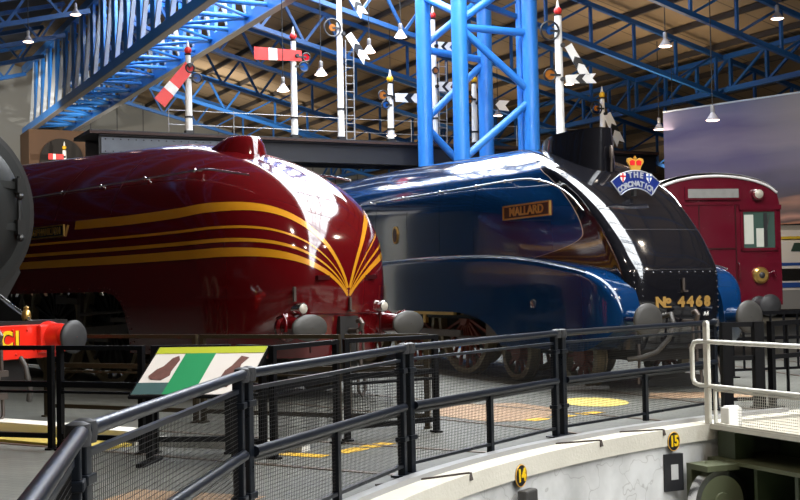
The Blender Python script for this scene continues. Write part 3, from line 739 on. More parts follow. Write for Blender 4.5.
def strip(surf, zc, hw, t0, t1, n, off=0.005, zend=None, q0=0.5, a=2.2, b=0.5, side=-1, xmax=None, taper=0.75, bump=0.0):
    """stripe lying on the casing"""
    rows = []
    for i in range(n+1):
        t = t0+(t1-t0)*i/n
        k_ = min(1.0, max(0.0, (t-0.4)/0.2)); zc_ = zc+bump*k_*k_*(3-2*k_)
        if t > q0 and zend is not None:
            g = (t-q0)/(1-q0); gg = max(0.0, 1-g**a)**b
            dz = 1e-3; g2 = min(1.0, g+dz); gg2 = max(0.0, 1-g2**a)**b
            z = zend+(zc_-zend)*gg; h = hw*(1-taper*g*g)
        else: z = zc_; h = hw
        rows.append((t, z, h))
    pts = [surf(z, t) for t, z, h in rows]
    out = []
    for i, (t, z, h) in enumerate(rows):
        T = (pts[min(i+1, n)]-pts[max(i-1, 0)]).normalized()
        e = 0.01
        d1 = surf(z+e, t)-surf(z-e, t); t_a, t_b = max(0, t-0.002), min(1, t+0.002); d2 = surf(z, t_b)-surf(z, t_a)
        Nn = d2.cross(d1)
        if Nn.length < 1e-9: Nn = Vector((1, 0, 0))
        Nn.normalize()
        if Nn.y > 0.3 or Nn.dot(Vector((0.5, -0.6, 0.2))) < 0: Nn = -Nn
        B_ = Nn.cross(T).normalized()
        # project both edges back on to the surface by searching z at the displaced point
        row = []
        for s_ in (-1, -0.5, 0, 0.5, 1):
            p = pts[i]+B_*(h*s_)
            # nearest surface point by a few Newton steps in (z,t)
            zz, tt = z, t
            for _ in range(4):
                P0 = surf(zz, tt); Pz = (surf(zz+e, tt)-surf(zz-e, tt))/(2*e); ta, tb = max(0.0, tt-0.003), min(1.0, tt+0.003); Pt = (surf(zz, tb)-surf(zz, ta))/max(1e-6, tb-ta)
                r_ = p-P0; A11 = Pz.dot(Pz); A12 = Pz.dot(Pt); A22 = Pt.dot(Pt); b1 = Pz.dot(r_); b2 = Pt.dot(r_); det = A11*A22-A12*A12
                if abs(det) < 1e-9: break
                zz += (b1*A22-b2*A12)/det; tt += (A11*b2-A12*b1)/det; tt = min(1.0, max(0.0, tt)); zz = min(3.97, max(0.6, zz))
            ps = surf(zz, tt)+Nn*off
            row.append((ps.x, ps.y if side < 0 else -ps.y, ps.z))
        out.append(row)
    m_ = MB(); m_.grid(out); return m_
STR = [(2.69, 0.075, 1.50, 4.0, 0.07), (2.43, 0.020, 1.47, 3.4, 0.03), (2.255, 0.028, 1.45, 3.2, 0.02), (2.085, 0.065, 1.43, 3.2, 0.02)]
for side in (-1, 1):
    for zc, hw, ze, pa, bump in STR:
        t0 = 0.0 if zc < 2.5 else 0.352
        st = strip(d_surf, zc, hw, t0, 0.999, 150, zend=ze, q0=0.55, side=side, a=pa, b=0.6, bump=bump)
        tag(st.build('speed_stripe', M['gold'], du, smooth=60), 'gold speed stripe')
# chimney fairing
q = MB(); rows = []
for xa, xb_, h, wd in ((-3.80, -2.42, 3.62, 0.40), (-3.66, -2.46, 3.78, 0.36), (-3.36, -2.52, 3.89, 0.29), (-3.16, -2.56, 3.935, 0.25), (-3.10, -2.60, 3.945, 0.22)):
    rows.append([((xa+xb_)/2+(xb_-xa)/2*math.cos(2*PI*k/36), wd*math.sin(2*PI*k/36), h) for k in range(36)])
q.grid(rows, wrap=True); q.add(rows[-1], [tuple(range(36))]); q.build('chimney_cowl', M['maroon'], du, smooth=50)
q = MB(); q.lathe([(0.17, 3.94), (0.17, 3.955), (0.14, 3.955), (0.14, 3.93)], c=(-2.84, 0, 0), n=24); q.build('chimney_rim', M['maroon2'], du, smooth=40)
# handrail, seams
for s_ in (-1, 1):
    q = MB(); pts = []
    for i in range(40):
        x = -13+i*(11.65/39); z = 3.33+max(0, (x+2.2))*-0.18
        t = 0
        w = d_w(3.3)+0.05-max(0, x+2.6)**2*0.10
        pts.append((x, s_*w, z+0.02))
    q.tube(pts, 0.016, 8)
    for i in range(0, 40, 5): q.ball(pts[i], 0.035, 8, 6); q.beam(pts[i], (pts[i][0], pts[i][1]-s_*0.12, pts[i][2]), 0.02, 0.02)
    q.build('handrail', M['chrome'], du, smooth=60)
def seam(root, surf, x, z0, z1, m_, n=30, name='cladding_band'):
    q = MB(); rows = []
    for i in range(n+1):
        z = z0+(z1-z0)*i/n; xb = surf(z, 0.5).x; t = 0.5*(x-D_BACK)/(xb-D_BACK); p = surf(z, t); w = Vector((0, p.y, (p.z-2.2) if p.z > 2.3 else 0)).normalized()*0.003
        rows.append([(p.x-0.012, p.y+w.y, p.z+w.z), (p.x+0.012, p.y+w.y, p.z+w.z)])
    q.grid(rows); q.grid([[(a[0], -a[1], a[2]) for a in r] for r in rows]); return q.build(name, m_, root, smooth=60)
for x in (-4.85, -6.9, -9.4): seam(du, d_surf, x, 2.8, 3.72, M['maroon2'])
# nameplate
for s_ in (-1, 1):
    y0 = s_*(d_w(2.66)+0.012)
    q = MB(); q.box(-8.55, -6.44, min(y0, y0+s_*0.02), max(y0, y0+s_*0.02), 2.56, 2.74); npl = q.build('nameplate', M['black'], du)
    q = MB(); 
    for x0, x1, z0, z1 in ((-8.57, -6.42, 2.735, 2.755), (-8.57, -6.42, 2.545, 2.565), (-8.57, -8.54, 2.55, 2.75), (-6.45, -6.42, 2.55, 2.75)):
        q.box(x0, x1, min(y0, y0+s_*0.035), max(y0, y0+s_*0.035), z0, z1)
    q.build('plate_rim', M['brass'], npl)
    text_obj('DUCHESS OF HAMILTON', 0.165, M['brass'], npl, frame_mtx((-7.5, y0+s_*0.024, 2.65), (-s_, 0, 0) if s_ > 0 else (1, 0, 0), (0, 0, 1)), bold=0.004)
# front details
buffer(du, -0.87, 0.285, 0.18, M['maroon'], M['steel'], 0.55); buffer(du, 0.87, 0.285, 0.18, M['maroon'], M['steel'], 0.55)
q = MB(); q.box(-0.36, -0.28, -0.16, 0.16, 0.66, 1.18); q.build('coupling_slot', M['soot'], du); coupling(du, -0.32, 0.98)
q = MB()
for y0, y1, z in ((-0.62, 0.62, 1.215),): q.box(-0.345, -0.325, y0, y1, z-0.008, z+0.008)
for y in (-0.62, 0.62): q.box(-0.37, -0.345, y-0.008, y+0.008, 0.7, 1.22)
q.build('hinged_door_joint', M['maroon2'], du)
for y in (-0.42, 0.42):
    q = MB(); xv = d_surf(1.72, 0.5+0.5*(1-0.30)).x; q.box(d_xf(1.72)-0.10, d_xf(1.72)-0.006, y-0.10, y+0.10, 1.69, 1.75); tag(q.build('vent_slot', M['maroon2'], du), 'dark slot in nose')
lamp_iron(du, (-0.29, 0.02, 1.34))
for y in (-0.80, 0.80):
    q = MB(); q.box(-0.47, -0.44, y-0.02, y+0.02, 1.40, 1.60); q.build('lamp_iron', M['motion'], du)
    q = MB(); q.lathe([(0.085, -0.56), (0.085, -0.38), (0.075, -0.365)], c=(0, y*0.9, 1.30), axis='x', n=20); hl = q.build('lamp_socket', M['chrome'], du, smooth=40)
    q = MB(); q.lathe([(0.072, -0.37), (0.05, -0.352), (0.01, -0.345)], c=(0, y*0.9, 1.30), axis='x', n=20); q.build('lens', M['lensw'], hl, smooth=60)
    q = MB(); q.tube([(-0.5, y*1.32, 1.18), (-0.34, y*1.34, 1.22), (-0.28, y*1.34, 1.15), (-0.3, y*1.34, 1.0)], 0.025, 8); q.build('brake_pipe', M['maroon'], du, smooth=50)
# frames, wheels and motion
q = MB(); q.box(-14, -0.9, -0.62, 0.62, 0.22, 1.52); q.build('frame', M['soot'], du)  # frame box made fuller to block light leaking between the wheels
for y in (-0.76, 0.76):
    for x in (-5.74, -7.95, -10.16): wheel_parts(du, x, y, 1.03, 18, 'driving_wheel', rim='tyre', spoke='soot')
    for x in (-2.0, -4.25): wheel_parts(du, x, y, 0.48, 10, 'bogie_wheel', rim='tyre', spoke='soot')
    s_ = -1 if y < 0 else 1
    q = MB(); q.beam((-5.6, y+s_*0.16, 0.80), (-10.1, y+s_*0.16, 0.80), 0.05, 0.12); q.build('coupling_rod', M['motion'], du)
    q = MB(); q.beam((-4.35, y+s_*0.25, 1.02), (-7.85, y+s_*0.25, 0.83), 0.05, 0.13); q.build('connecting_rod', M['motion'], du)
    q = MB(); q.box(-5.35, -3.8, y+s_*0.22-0.05, y+s_*0.22+0.05, 1.08, 1.16); q.box(-5.35, -3.8, y+s_*0.22-0.05, y+s_*0.22+0.05, 0.88, 0.95); q.build('slide_bars', M['motion'], du)
    q = MB(); q.beam((-6.55, y+s_*0.2, 1.58), (-6.6, y+s_*0.2, 0.95), 0.06, 0.12); q.beam((-6.55, y+s_*0.24, 1.42), (-7.3, y+s_*0.24, 1.46), 0.06, 0.10); q.tube([(-6.55, y+s_*0.22, 1.2), (-4.6, y+s_*0.22, 1.28)], 0.03, 8); q.box(-7.45, -7.0, y+s_*0.15-0.1, y+s_*0.15+0.1, 1.38, 1.54); q.build('valve_gear', M['motion'], du)
    q = MB(); q.tube([(-8.9, y+s_*0.22, 1.62), (-9.2, y+s_*0.22, 1.0)], 0.03, 8); q.build('injector_pipe', M['motion'], du)
q = MB(); 
for i in range(36):
    x = -13.4+i*0.36
    if x < -0.9:
        zb = d_bottom(x)+0.06; q.ball((x, -d_w(1.5)-0.002, zb), 0.012, 6, 4)
for i in range(14):
    a = PI/2*i/13; x = -4.95+0.85*math.sin(a); q.ball((x-0.0, -d_w(1.2)-0.003, 0.76+0.86*math.cos(a)+0.03), 0.013, 6, 4)
q.build('rivets', M['maroon2'], du)

# ------------------------------------------------------------------ blue streamliner
A_M = 0.4241
ml = loco_root('steam_locomotive', 4.158, 16.7397, A_M, 'blue streamlined steam engine with black wedge nose, numbered 4468')
M_X = [(0.60, -0.50), (0.95, -0.46), (1.3, -0.43), (1.67, -0.46), (2.1, -0.69), (2.55, -1.09), (2.9, -1.52), (3.33, -2.26), (3.55, -2.80), (3.72, -3.35), (3.83, -3.95), (3.88, -4.5), (3.90, -5.3)]
def m_w(z):
    if z < 2.78: return 1.12 if z > 1.95 else 1.12
    return math.sqrt(max(0.0, 1.12**2-(z-2.78)**2))
def m_xf(z): return smooth_interp(z, M_X)
M_BACK = -15.0
def m_surf(z, t):
    xf = m_xf(z); w = m_w(z); Bf = min(0.84, 0.86*w) if z > 1.6 else 0.84; dd = 0.34*min(1.0, Bf/0.6)
    xs = min(xf-3.3, -3.9)
    if t <= 0.45:
        x = M_BACK+(xs-M_BACK)*(t/0.45); y = w
    elif t <= 0.75:
        k = (t-0.45)/0.30; p0 = (xs, w); p1 = (xs+1.5, w); p3 = (xf-dd, Bf); p2 = (xf-dd-0.8, Bf+(w-Bf)*0.32)
        c = [(1-k)**3, 3*k*(1-k)**2, 3*k*k*(1-k), k**3]
        x = sum(a*b[0] for a, b in zip(c, (p0, p1, p2, p3))); y = sum(a*b[1] for a, b in zip(c, (p0, p1, p2, p3)))
    else:
        a = (t-0.75)/0.25*PI/2; n = 3.2
        x = xf-dd+dd*max(0.0, math.sin(a))**(2/n); y = Bf*max(0.0, math.cos(a))**(2/n)
    zz = z
    if z > 2.0 and x < -3.8: zz = z+(z-2.0)/1.9*0.026*min(6.0, -3.8-x)
    return Vector((x, -y, zz))
ts2 = [0.45*i/16 for i in range(16)]+[0.45+0.30*i/36 for i in range(36)]+[0.75+0.25*i/30 for i in range(31)]
ups2 = zlist(1.6, 2.8, 26)+[2.8+1.1*(math.sin(PI/2*i/34)) for i in range(1, 35)]
ups2[-1] = 3.8995
q = MB(); rows = body_grid(m_surf, ts2, ups2, lambda x: 0.62 if x > -1.5 else 1.0)
q.grid(rows); q.add([r[0] for r in rows]+[r[-1] for r in reversed(rows)], [tuple(range(2*len(rows)))])
q.build('boiler_casing', M['boiler'], ml, smooth=60, merge=0.0008)
# valances with the aerofoil running board and front fenders
V_T = [(-14, 2.02), (-9.5, 2.05), (-6.0, 2.08), (-4.2, 2.06), (-3.2, 2.02), (-2.3, 1.94), (-1.6, 1.85), (-1.0, 1.75), (-0.70, 1.63), (-0.52, 1.47), (-0.42, 1.25), (-0.38, 1.0)]
def v_bot(x):
    if x < -5.2: return 1.12
    if x < -3.4: f = (x+5.2)/1.8; return 0.60+0.52*math.sqrt(max(0, 1-f*f))
    if x > -1.1: f = (x+1.1)/0.58; return 0.60+0.26*max(0, f)**2
    return 0.60
def v_out(x):
    if x < -1.5: return 1.30
    f = min(1.0, (x+1.5)/1.12); return 0.92+0.38*math.sqrt(max(0, 1-f**3))
xs_ = [-14+i*0.4 for i in range(20)]+[-6+i*0.1 for i in range(40)]+[-2+i*0.05 for i in range(22)]+[-0.92+0.54*math.sin(PI/2*i/14) for i in range(1, 15)]
for s_ in (-1, 1):
    q = MB(); rows = []
    for x in xs_:
        zt = smooth_interp(x, V_T); zb = min(v_bot(x), zt-0.03); yo = v_out(x); yi = 0.72; r = min(0.10, (zt-zb)*0.45, (yo-yi)*0.45)
        sec = [(yi, zt-0.004)]+[(yo-r-(yo-r-yi)*(1-i/4), zt) for i in range(1, 4)]
        sec += [(yo-r+r*math.sin(PI/2*i/6), zt-r+r*math.cos(PI/2*i/6)) for i in range(7)]
        sec += [(yo, zb+(zt-r-zb)*(1-i/5)) for i in range(1, 6)]+[(yo-0.03, zb), (yo-0.03, zt-r)] if x < -1.5 else [(yo, zb+(zt-r-zb)*(1-i/5)) for i in range(1, 6)]+[(yi, zb), (yi, zb+0.01)]
        rows.append([(x, s_*y, z) for y, z in sec])
    q.grid(rows, wrap=True); q.add(rows[-1], [tuple(range(len(rows[-1])))])
    q.build('side_valance', M['a4blue2'], ml, smooth=50)
    q = MB(); pts = [(x, s_*(v_out(x)-0.02), smooth_interp(x, V_T)+0.004) for x in xs_ if x < -0.9]
    q.tube(pts, 0.014, 6); q.build('edge_highlight', M['chrome'], ml, smooth=50)  # bright tube added to draw the highlight along the running board edge
    # small handle bracket on the valance
    q = MB(); 
    for dx in (-0.035, 0.035): q.tube([(-2.35+dx, s_*1.305, 1.22), (-2.35+dx*0.6, s_*1.33, 1.30), (-2.35+dx*0.3, s_*1.305, 1.33)], 0.012, 6)
    q.build('lifting_eye', M['chrome'], ml, smooth=50)
# chimney fairing
q = MB(); rows = []
for f, zt in ((0, None), (0.0, None), (1, None)):
    pass
def ch_ring(k, zf):
    ring = []
    for i in range(36):
        a = 2*PI*i/36; c, s2 = math.cos(a), math.sin(a)
        x = -3.10+0.88*(abs(c)**0.75)*(1 if c > 0 else -1)
        w = 0.40 if k == 0 else 0.31
        y = w*(abs(s2)**0.8)*(1 if s2 > 0 else -1)*(1.0 if x > -3.1 else 1-0.25*((-3.1-x)/0.88)**2)
        ring.append((x, y, zf(x)))
    return ring
rows = [ch_ring(0, lambda x: 3.0), ch_ring(0, lambda x: 3.42 if x > -2.6 else 3.5), ch_ring(1, lambda x: 3.93-(0.0 if x > -3.2 else 0.05*(-3.2-x))), ch_ring(1, lambda x: 4.0-(0.0 if x > -3.2 else 0.16*(-3.2-x)**1.5))]
q.grid(rows, wrap=True); q.add(rows[-1], [tuple(range(36))]); q.build('chimney', M['black'], ml, smooth=50)
q = MB(); q.tube([(-2.16, 0.05, 3.30), (-2.14, 0.05, 3.55)], 0.02, 10); q.lathe([(0.03, 3.52), (0.035, 3.54), (0.035, 3.68), (0.012, 3.71)], c=(-2.14, 0.05, 0), n=12); q.build('whistle', M['motion'], ml, smooth=50)
# handrails
for s_ in (-1, 1):
    q = MB(); pts = []
    hp = [(-14, 1.09, 3.28), (-9, 1.09, 3.28), (-5, 1.09, 3.25), (-3.2, 1.09, 3.24), (-2.8, 1.07, 3.22), (-2.4, 1.03, 3.15), (-2.05, 0.98, 3.03), (-1.75, 0.94, 2.86), (-1.5, 0.91, 2.64)]
    for i in range(61):
        x = -13.5+i*(12.0/60)
        pts.append((x, s_*smooth_interp(x, [(a, b) for a, b, c in hp]), smooth_interp(x, [(a, c) for a, b, c in hp])))
    q.tube(pts, 0.016, 8)
    for i in (5, 14, 22, 30, 38, 45, 50, 55): q.ball(pts[i], 0.032, 8, 6); q.beam(pts[i], (pts[i][0], pts[i][1]-s_*0.12, pts[i][2]-0.02), 0.02, 0.02)
    q.build('handrail', M['chrome'], ml, smooth=60)
    y0 = s_*(m_w(2.7)+0.005)
    q = MB(); q.box(-3.46, -2.06, min(y0-s_*0.03, y0+s_*0.02), max(y0-s_*0.03, y0+s_*0.02), 2.61, 2.83); npl = tag(q.build('nameplate', M['plate_red'], ml), 'red nameplate with brass rim')
    q = MB()
    for x0, x1, z0, z1 in ((-3.48, -2.04, 2.81, 2.835), (-3.48, -2.04, 2.605, 2.63), (-3.48, -3.455, 2.61, 2.83), (-2.065, -2.04, 2.61, 2.83)):
        q.box(x0, x1, min(y0, y0+s_*0.04), max(y0, y0+s_*0.04), z0, z1)
    q.build('plate_rim', M['brass'], npl)
    text_obj('MALLARD', 0.19, M['brass'], npl, frame_mtx((-2.76, y0+s_*0.024, 2.72), (-s_, 0, 0) if s_ > 0 else (1, 0, 0), (0, 0, 1)), bold=0.005, sx=1.25)
    y0 = s_*1.125
    q = MB(); N = 28; q.prism([(0.115*math.cos(2*PI*i/N), 0.17*math.sin(2*PI*i/N)) for i in range(N)], y0-s_*0.03, y0+s_*0.02, lambda a, b, c: (-7.8+a, c, 2.57+b)); wp = q.build('works_plate', M['brass'], ml)
    q = MB(); q.prism([(0.085*math.cos(2*PI*i/N), 0.135*math.sin(2*PI*i/N)) for i in range(N)], y0+s_*0.015, y0+s_*0.026, lambda a, b, c: (-7.8+a, c, 2.57+b)); q.build('plate_field', M['plate_red'], wp)
for x in (-4.6, -5.9, -7.3, -8.8):
    q = MB(); rows = []
    for i in range(31):
        z = 2.15+(3.88-2.15)*i/30; p = m_surf(z, 0.45*(x-M_BACK)/(min(m_xf(z)-3.3, -3.9)-M_BACK)) if min(m_xf(z)-3.3, -3.9) > x else Vector((x, -m_w(z), z+(z-2.0)/1.9*0.026*max(0, -3.8-x)))
        nrm = Vector((0, p.y, max(0, z-2.78))).normalized()*0.003
        rows.append([(x-0.012, p.y+nrm.y, p.z+nrm.z), (x+0.012, p.y+nrm.y, p.z+nrm.z)])
    q.grid(rows); q.grid([[(a[0], -a[1], a[2]) for a in r] for r in rows]); q.build('cladding_band', M['a4blue'], ml, smooth=60)
# front: number, class, rivets, hooks
yN = lambda y: m_xf(1.28)+0.012-0.34*(1-(1-(abs(y)/0.84)**3.2)**(1/3.2))
F_ = lambda y, z, e=0.012: (m_xf(z)+e-0.34*(1-max(0.0, 1-(min(1, abs(y)/0.84))**3.2)**(1/3.2)), y, z)
def front_text(body, size, y, z, m_, bold, sx=1.0, ex=0.003):
    p = F_(y, z, 0.016); sl = (m_xf(z+0.03)-m_xf(z-0.03))/0.06
    p1 = F_(y-0.05, z); p2 = F_(y+0.05, z)
    right = (p2[0]-p1[0], 0.1, 0); 
    return text_obj(body, size, m_, ml, frame_mtx(p, right, (sl, 0, 1)), bold=bold, sx=sx, extrude=ex, name='number' if len(body) == 1 else 'lettering')
x_ = -0.40
for ch, dx, sz in (('N', -0.37, 0.19), ('o', -0.245, 0.125), ('4', -0.02, 0.19), ('4', 0.135, 0.19), ('6', 0.29, 0.19), ('8', 0.445, 0.19)):
    front_text(ch, sz, dx+0.01, 1.275+(0.035 if ch == 'o' else 0), M['gold_line'], 0.012, 1.15)
q = MB(); q.box(F_(-0.235, 1.2)[0], F_(-0.235, 1.2)[0]+0.01, -0.285, -0.185, 1.205, 1.225); q.build('number_underline', M['gold_line'], ml)
front_text('CLASS', 0.07, -0.33, 1.10, M['white'], 0.002, 1.1); front_text('A4', 0.075, 0.44, 1.10, M['white'], 0.002, 1.1)
q = MB()
for i in range(11):
    y = -0.72+i*0.144; q.ball(F_(y, 1.70, 0.0), 0.016, 8, 5)
for i in range(11):
    for y in (-0.72, 0.72): q.ball(F_(y, 0.72+i*0.094, 0.0), 0.014, 8, 5)
    if i < 9:
        for y in (-0.62,): q.ball(F_(y, 0.90+i*0.094, 0.0), 0.012, 8, 5)
q.build('rivets', M['rivet'], ml, smooth=60)
q = MB(); rows = [[F_(-0.82+i*0.0547, z, 0.006) for i in range(31)] for z in (1.735, 1.75)]
q.grid(rows); q.build('door_joint', M['rivet'], ml)
q = MB(); rows = []
for z in (2.325, 2.34): rows.append([F_(-0.80+i*0.0533, z, 0.005) for i in range(31)])
q.grid(rows); q.build('upper_door_joint', M['rivet'], ml)
lamp_iron(ml, (F_(0.03, 1.50)[0], 0.03, 1.52))
for y in (-1.02, 1.02): lamp_iron(ml, (-0.86, y, 1.60))
buffer(ml, -0.87, 0.232, 0.232, M['a4blue'], M['steel'], 0.56, dome=0.03); buffer(ml, 0.87, 0.232, 0.232, M['a4blue'], M['steel'], 0.56, dome=0.03)
coupling(ml, -0.42, 1.0, 0.02)
q = MB(); q.tube([(-0.42, -0.34, 1.08), (-0.22, -0.34, 1.12), (-0.14, -0.36, 0.98), (-0.18, -0.42, 0.78), (-0.28, -0.55, 0.60), (-0.38, -0.76, 0.52), (-0.46, -0.92, 0.50)], 0.034, 10); q.build('brake_hose', M['hose'], ml, smooth=60)
q = MB(); q.tube([(-0.5, -0.7, 0.7), (-0.46, -0.72, 0.5), (-0.5, -0.72, 0.15)], 0.022, 8); q.build('guard_iron', M['motion'], ml, smooth=60)
q = MB(); q.tube([(-0.5, 0.6, 0.62), (-0.42, 0.62, 0.4), (-0.45, 0.7, 0.2)], 0.022, 8); q.build('guard_iron', M['motion'], ml, smooth=60)
q = MB(); q.box(-14.5, -0.65, -0.55, 0.55, 0.45, 1.9); q.build('frame', M['soot'], ml)
q = MB(); q.box(-14.9, -12.4, -1.3, 1.3, 1.2, 3.0); q.build('cab', M['a4blue'], ml)
for y in (-0.76, 0.76):
    for x in (-5.59, -7.80, -10.0): wheel_parts(ml, x, y, 1.015, 20, 'driving_wheel')
    for x in (-1.83, -3.73): wheel_parts(ml, x, y, 0.48, 10, 'bogie_wheel')
    s_ = -1 if y < 0 else 1
    q = MB(); q.beam((-5.5, y+s_*0.15, 0.72), (-10, y+s_*0.15, 0.72), 0.05, 0.12); q.build('coupling_rod', M['motion'], ml)
    q = MB(); q.box(-7.5, -5.2, y+s_*0.40, y+s_*0.46, 1.06, 1.12); q.beam((-6.55, y+s_*0.35, 1.5), (-6.55, y+s_*0.35, 0.9), 0.06, 0.1); q.build('valve_gear', M['brass'], ml)
    q = MB(); q.box(-4.1, -2.5, y+s_*0.18, y+s_*0.42, 0.62, 1.2); q.tube([(-4.1, y+s_*0.3, 0.68), (-5.3, y+s_*0.3, 0.66)], 0.04, 8); q.build('cylinder', M['motion'], ml)

# headboard
hb = thing('headboard', 'blue curved train headboard topped by a crown on the blue engine nose', 'headboard', ml.matrix_world @ Vector((0,0,0)))
bpy.context.view_layer.update()
hb.location = (ml.matrix_world @ Vector((-1.33, -0.09, 3.03))); hb.scale = (0.78, 0.78, 0.78); hb.rotation_euler = (0, 0, A_M-PI/2)
def arc(r, a): return (r*math.sin(a), r*math.cos(a)-0.62)     # (y, z)
q = MB(); N = 24; A1 = rad(42)
outer = [arc(0.86, -A1*0.62+2*A1*0.62*i/N) for i in range(N+1)]; inner = [arc(0.50, A1-2*A1*i/N) for i in range(N+1)]
poly = outer+[(0.56, 0.02)]+[arc(0.52, A1-2*A1*i/N) for i in range(N+1)]+[(-0.56, 0.02)]
poly = [(y, z) for y, z in poly]
q.prism(poly, -0.02, 0.012, lambda a, b, c: (c, a, b+0.02)); q.build('board', M['hb_blue'], hb)
q = MB(); q.tube([(0.012, y, z+0.02) for y, z in poly], 0.012, 6, closed=True); q.build('board_rim', M['hb_silver'], hb, smooth=50)
def hb_letters(txt, r, size, a_tot):
    n = len(txt); ms = []
    for i, ch in enumerate(txt):
        a = -a_tot/2+a_tot*i/(n-1); y, z = arc(r, a)
        text_obj(ch, size, M['hb_silver'], hb, frame_mtx((0.018, y, z+0.02), (0, math.cos(a), -math.sin(a)), (0, math.sin(a), math.cos(a))), name='letter', bold=0.006, extrude=0.006)
hb_letters('THE', 0.775, 0.155, rad(19)); hb_letters('CORONATION', 0.605, 0.145, rad(76))
for y, m_ in ((-0.30, 'hb_red'), (0.30, 'coachb')):
    q = MB(); q.prism([(-0.06, 0.08), (0.06, 0.08), (0.06, -0.02), (0, -0.10), (-0.06, -0.02)], 0.01, 0.022, lambda a, b, c: (c, y+a, 0.125+b)); sh = q.build('shield', M['white'], hb)
    q = MB(); q.prism([(-0.015, 0.08), (0.015, 0.08), (0.015, -0.08), (-0.015, -0.08)], 0.02, 0.026, lambda a, b, c: (c, y+a, 0.125+b)); q.prism([(-0.06, 0.035), (0.06, 0.035), (0.06, 0.005), (-0.06, 0.005)], 0.02, 0.026, lambda a, b, c: (c, y+a, 0.125+b)); q.build('shield_cross', M[m_], sh)
q = MB(); cr_ = [(-0.11, 0.0), (0.11, 0.0), (0.12, 0.05), (0.19, 0.16), (0.175, 0.215), (0.11, 0.235), (0.0, 0.19), (-0.11, 0.235), (-0.175, 0.215), (-0.19, 0.16), (-0.12, 0.05)]
q.prism(cr_, -0.02, 0.015, lambda a, b, c: (c, a, b+0.27)); cw = q.build('crown', M['hb_gold'], hb)
for y in (-0.075, 0.075):
    q = MB(); q.prism([(-0.05, -0.05), (0.05, -0.05), (0.06, 0.03), (0.0, 0.055), (-0.06, 0.03)], 0.012, 0.022, lambda a, b, c: (c, y+a, 0.41+b)); q.build('crown_lining', M['hb_red'], cw)
q = MB(); q.box(-0.02, 0.015, -0.012, 0.012, 0.45, 0.54); q.box(-0.02, 0.015, -0.03, 0.03, 0.49, 0.515); q.build('crown_cross', M['hb_gold'], cw)
q = MB(); q.box(-0.12, -0.02, -0.03, 0.03, -0.22, 0.10); q.build('bracket', M['soot'], hb)

# ------------------------------------------------------------------ black engine at the left
A_B = 1.0018
bl = loco_root('steam_locomotive', -4.40, 13.80, A_B, 'black engine at the left edge with grey smokebox front and red buffer beam marked C1')
q = MB(); q.cur = 1; q.lathe([(1.10, -1.6), (1.12, -1.12), (1.10, -1.07), (1.03, -1.06)], c=(0, 0.08, 2.60), axis='x', n=56, caps=False)
q.cur = 0; q.lathe([(1.03, -1.06), (0.90, -1.05), (0.87, -1.02), (0.6, -0.96), (0.3, -0.92), (0.02, -0.90)], c=(0, 0.08, 2.60), axis='x', n=56); q.build('smokebox_front', [M['gunmetal'], M['gunrim']], bl, smooth=40)
q = MB(); q.lathe([(1.0, -10), (1.03, -1.5)], c=(0, 0, 2.6), axis='x', n=48); q.build('boiler', M['gunrim'], bl, smooth=40)
for z in (2.96, 2.44):
    q = MB(); q.beam((-0.97, -0.1, z), (-0.99, 0.86, z-0.03), 0.045, 0.09); q.build('hinge_strap', M['gunmetal'], bl)
    q = MB(); q.box(-1.04, -0.92, 0.80, 0.92, z-0.12, z+0.06); q.ball((-0.95, 0.86, z-0.16), 0.05, 8, 6); q.build('hinge_lug', M['gunrim'], bl)
q = MB(); q.tube([(-0.97, 0.86, 2.35), (-0.97, 0.86, 3.05)], 0.025, 8); q.build('hinge_pin', M['gunmetal'], bl)
q = MB(); q.lathe([(0.06, -0.95), (0.06, -0.8), (0.03, -0.78)], c=(0, 0, 2.60), axis='x', n=16); q.beam((-0.82, 0, 2.6), (-0.82, -0.25, 2.75), 0.03, 0.04); q.build('door_handle', M['chrome'], bl)
q = MB(); q.lathe([(0.26, 3.55), (0.24, 3.8), (0.28, 3.95), (0.24, 4.0)], c=(-1.9, 0, 0), n=24); q.build('chimney', M['gunrim'], bl, smooth=40)
q = MB(); q.prism([(-0.55, 1.2), (0.55, 1.2), (0.98, 1.85), (0.9, 2.1), (-0.9, 2.1), (-0.98, 1.85)], -2.6, -1.1, lambda a, b, c: (c, a, b)); q.build('smokebox_saddle', M['gunrim'], bl)
q = MB(); q.box(-0.56, -0.44, -1.20, 1.08, 0.80, 1.205); beam_ = q.build('buffer_beam', M['bufred'], bl, bevel=0.01)
q = MB()
for y, z in ((0.15, 1.13), (0.30, 1.15), (0.52, 1.14), (0.62, 0.9), (0.12, 0.9), (0.68, 1.06), (0.35, 0.86), (-0.3, 1.13), (-0.6, 1.13)): q.ball((-0.437, y, z), 0.016, 8, 5)
q.build('rivets', M['bufred'], beam_)
text_obj('C1', 0.27, M['sigblk'], beam_, frame_mtx((-0.434, 0.285, 1.022), (0, 1, 0), (0, 0, 1)), bold=0.012, extrude=0.002, name='letter_shadow', sx=0.95)
text_obj('C1', 0.27, M['yellow'], beam_, frame_mtx((-0.430, 0.27, 1.03), (0, 1, 0), (0, 0, 1)), bold=0.010, extrude=0.004, sx=0.95)
for y in (-0.87, 0.87):
    buffer(bl, y, 0.20, 0.20, M['bufred'], M['oldsteel'], 0.46, r_sh=0.15, dome=0.04)
    q = MB(); q.box(-0.46, -0.36, y-0.21, y+0.21, 0.86, 1.20); q.build('buffer_plate', M['bufred'], bl, bevel=0.02)
coupling(bl, -0.56, 1.0, -0.04)
q = MB(); q.box(-10, -0.5, -1.2, 1.2, 1.20, 1.25); q.build('running_plate', M['gunrim'], bl)
for y in (0.62, -0.68):
    q = MB(); q.prism([(-0.52, 1.25), (-0.60, 1.28), (-1.5, 1.75), (-1.5, 1.25)], y, y+0.06, lambda a, b, c: (a, c, b)); q.build('frame_extension', M['gunrim'], bl)
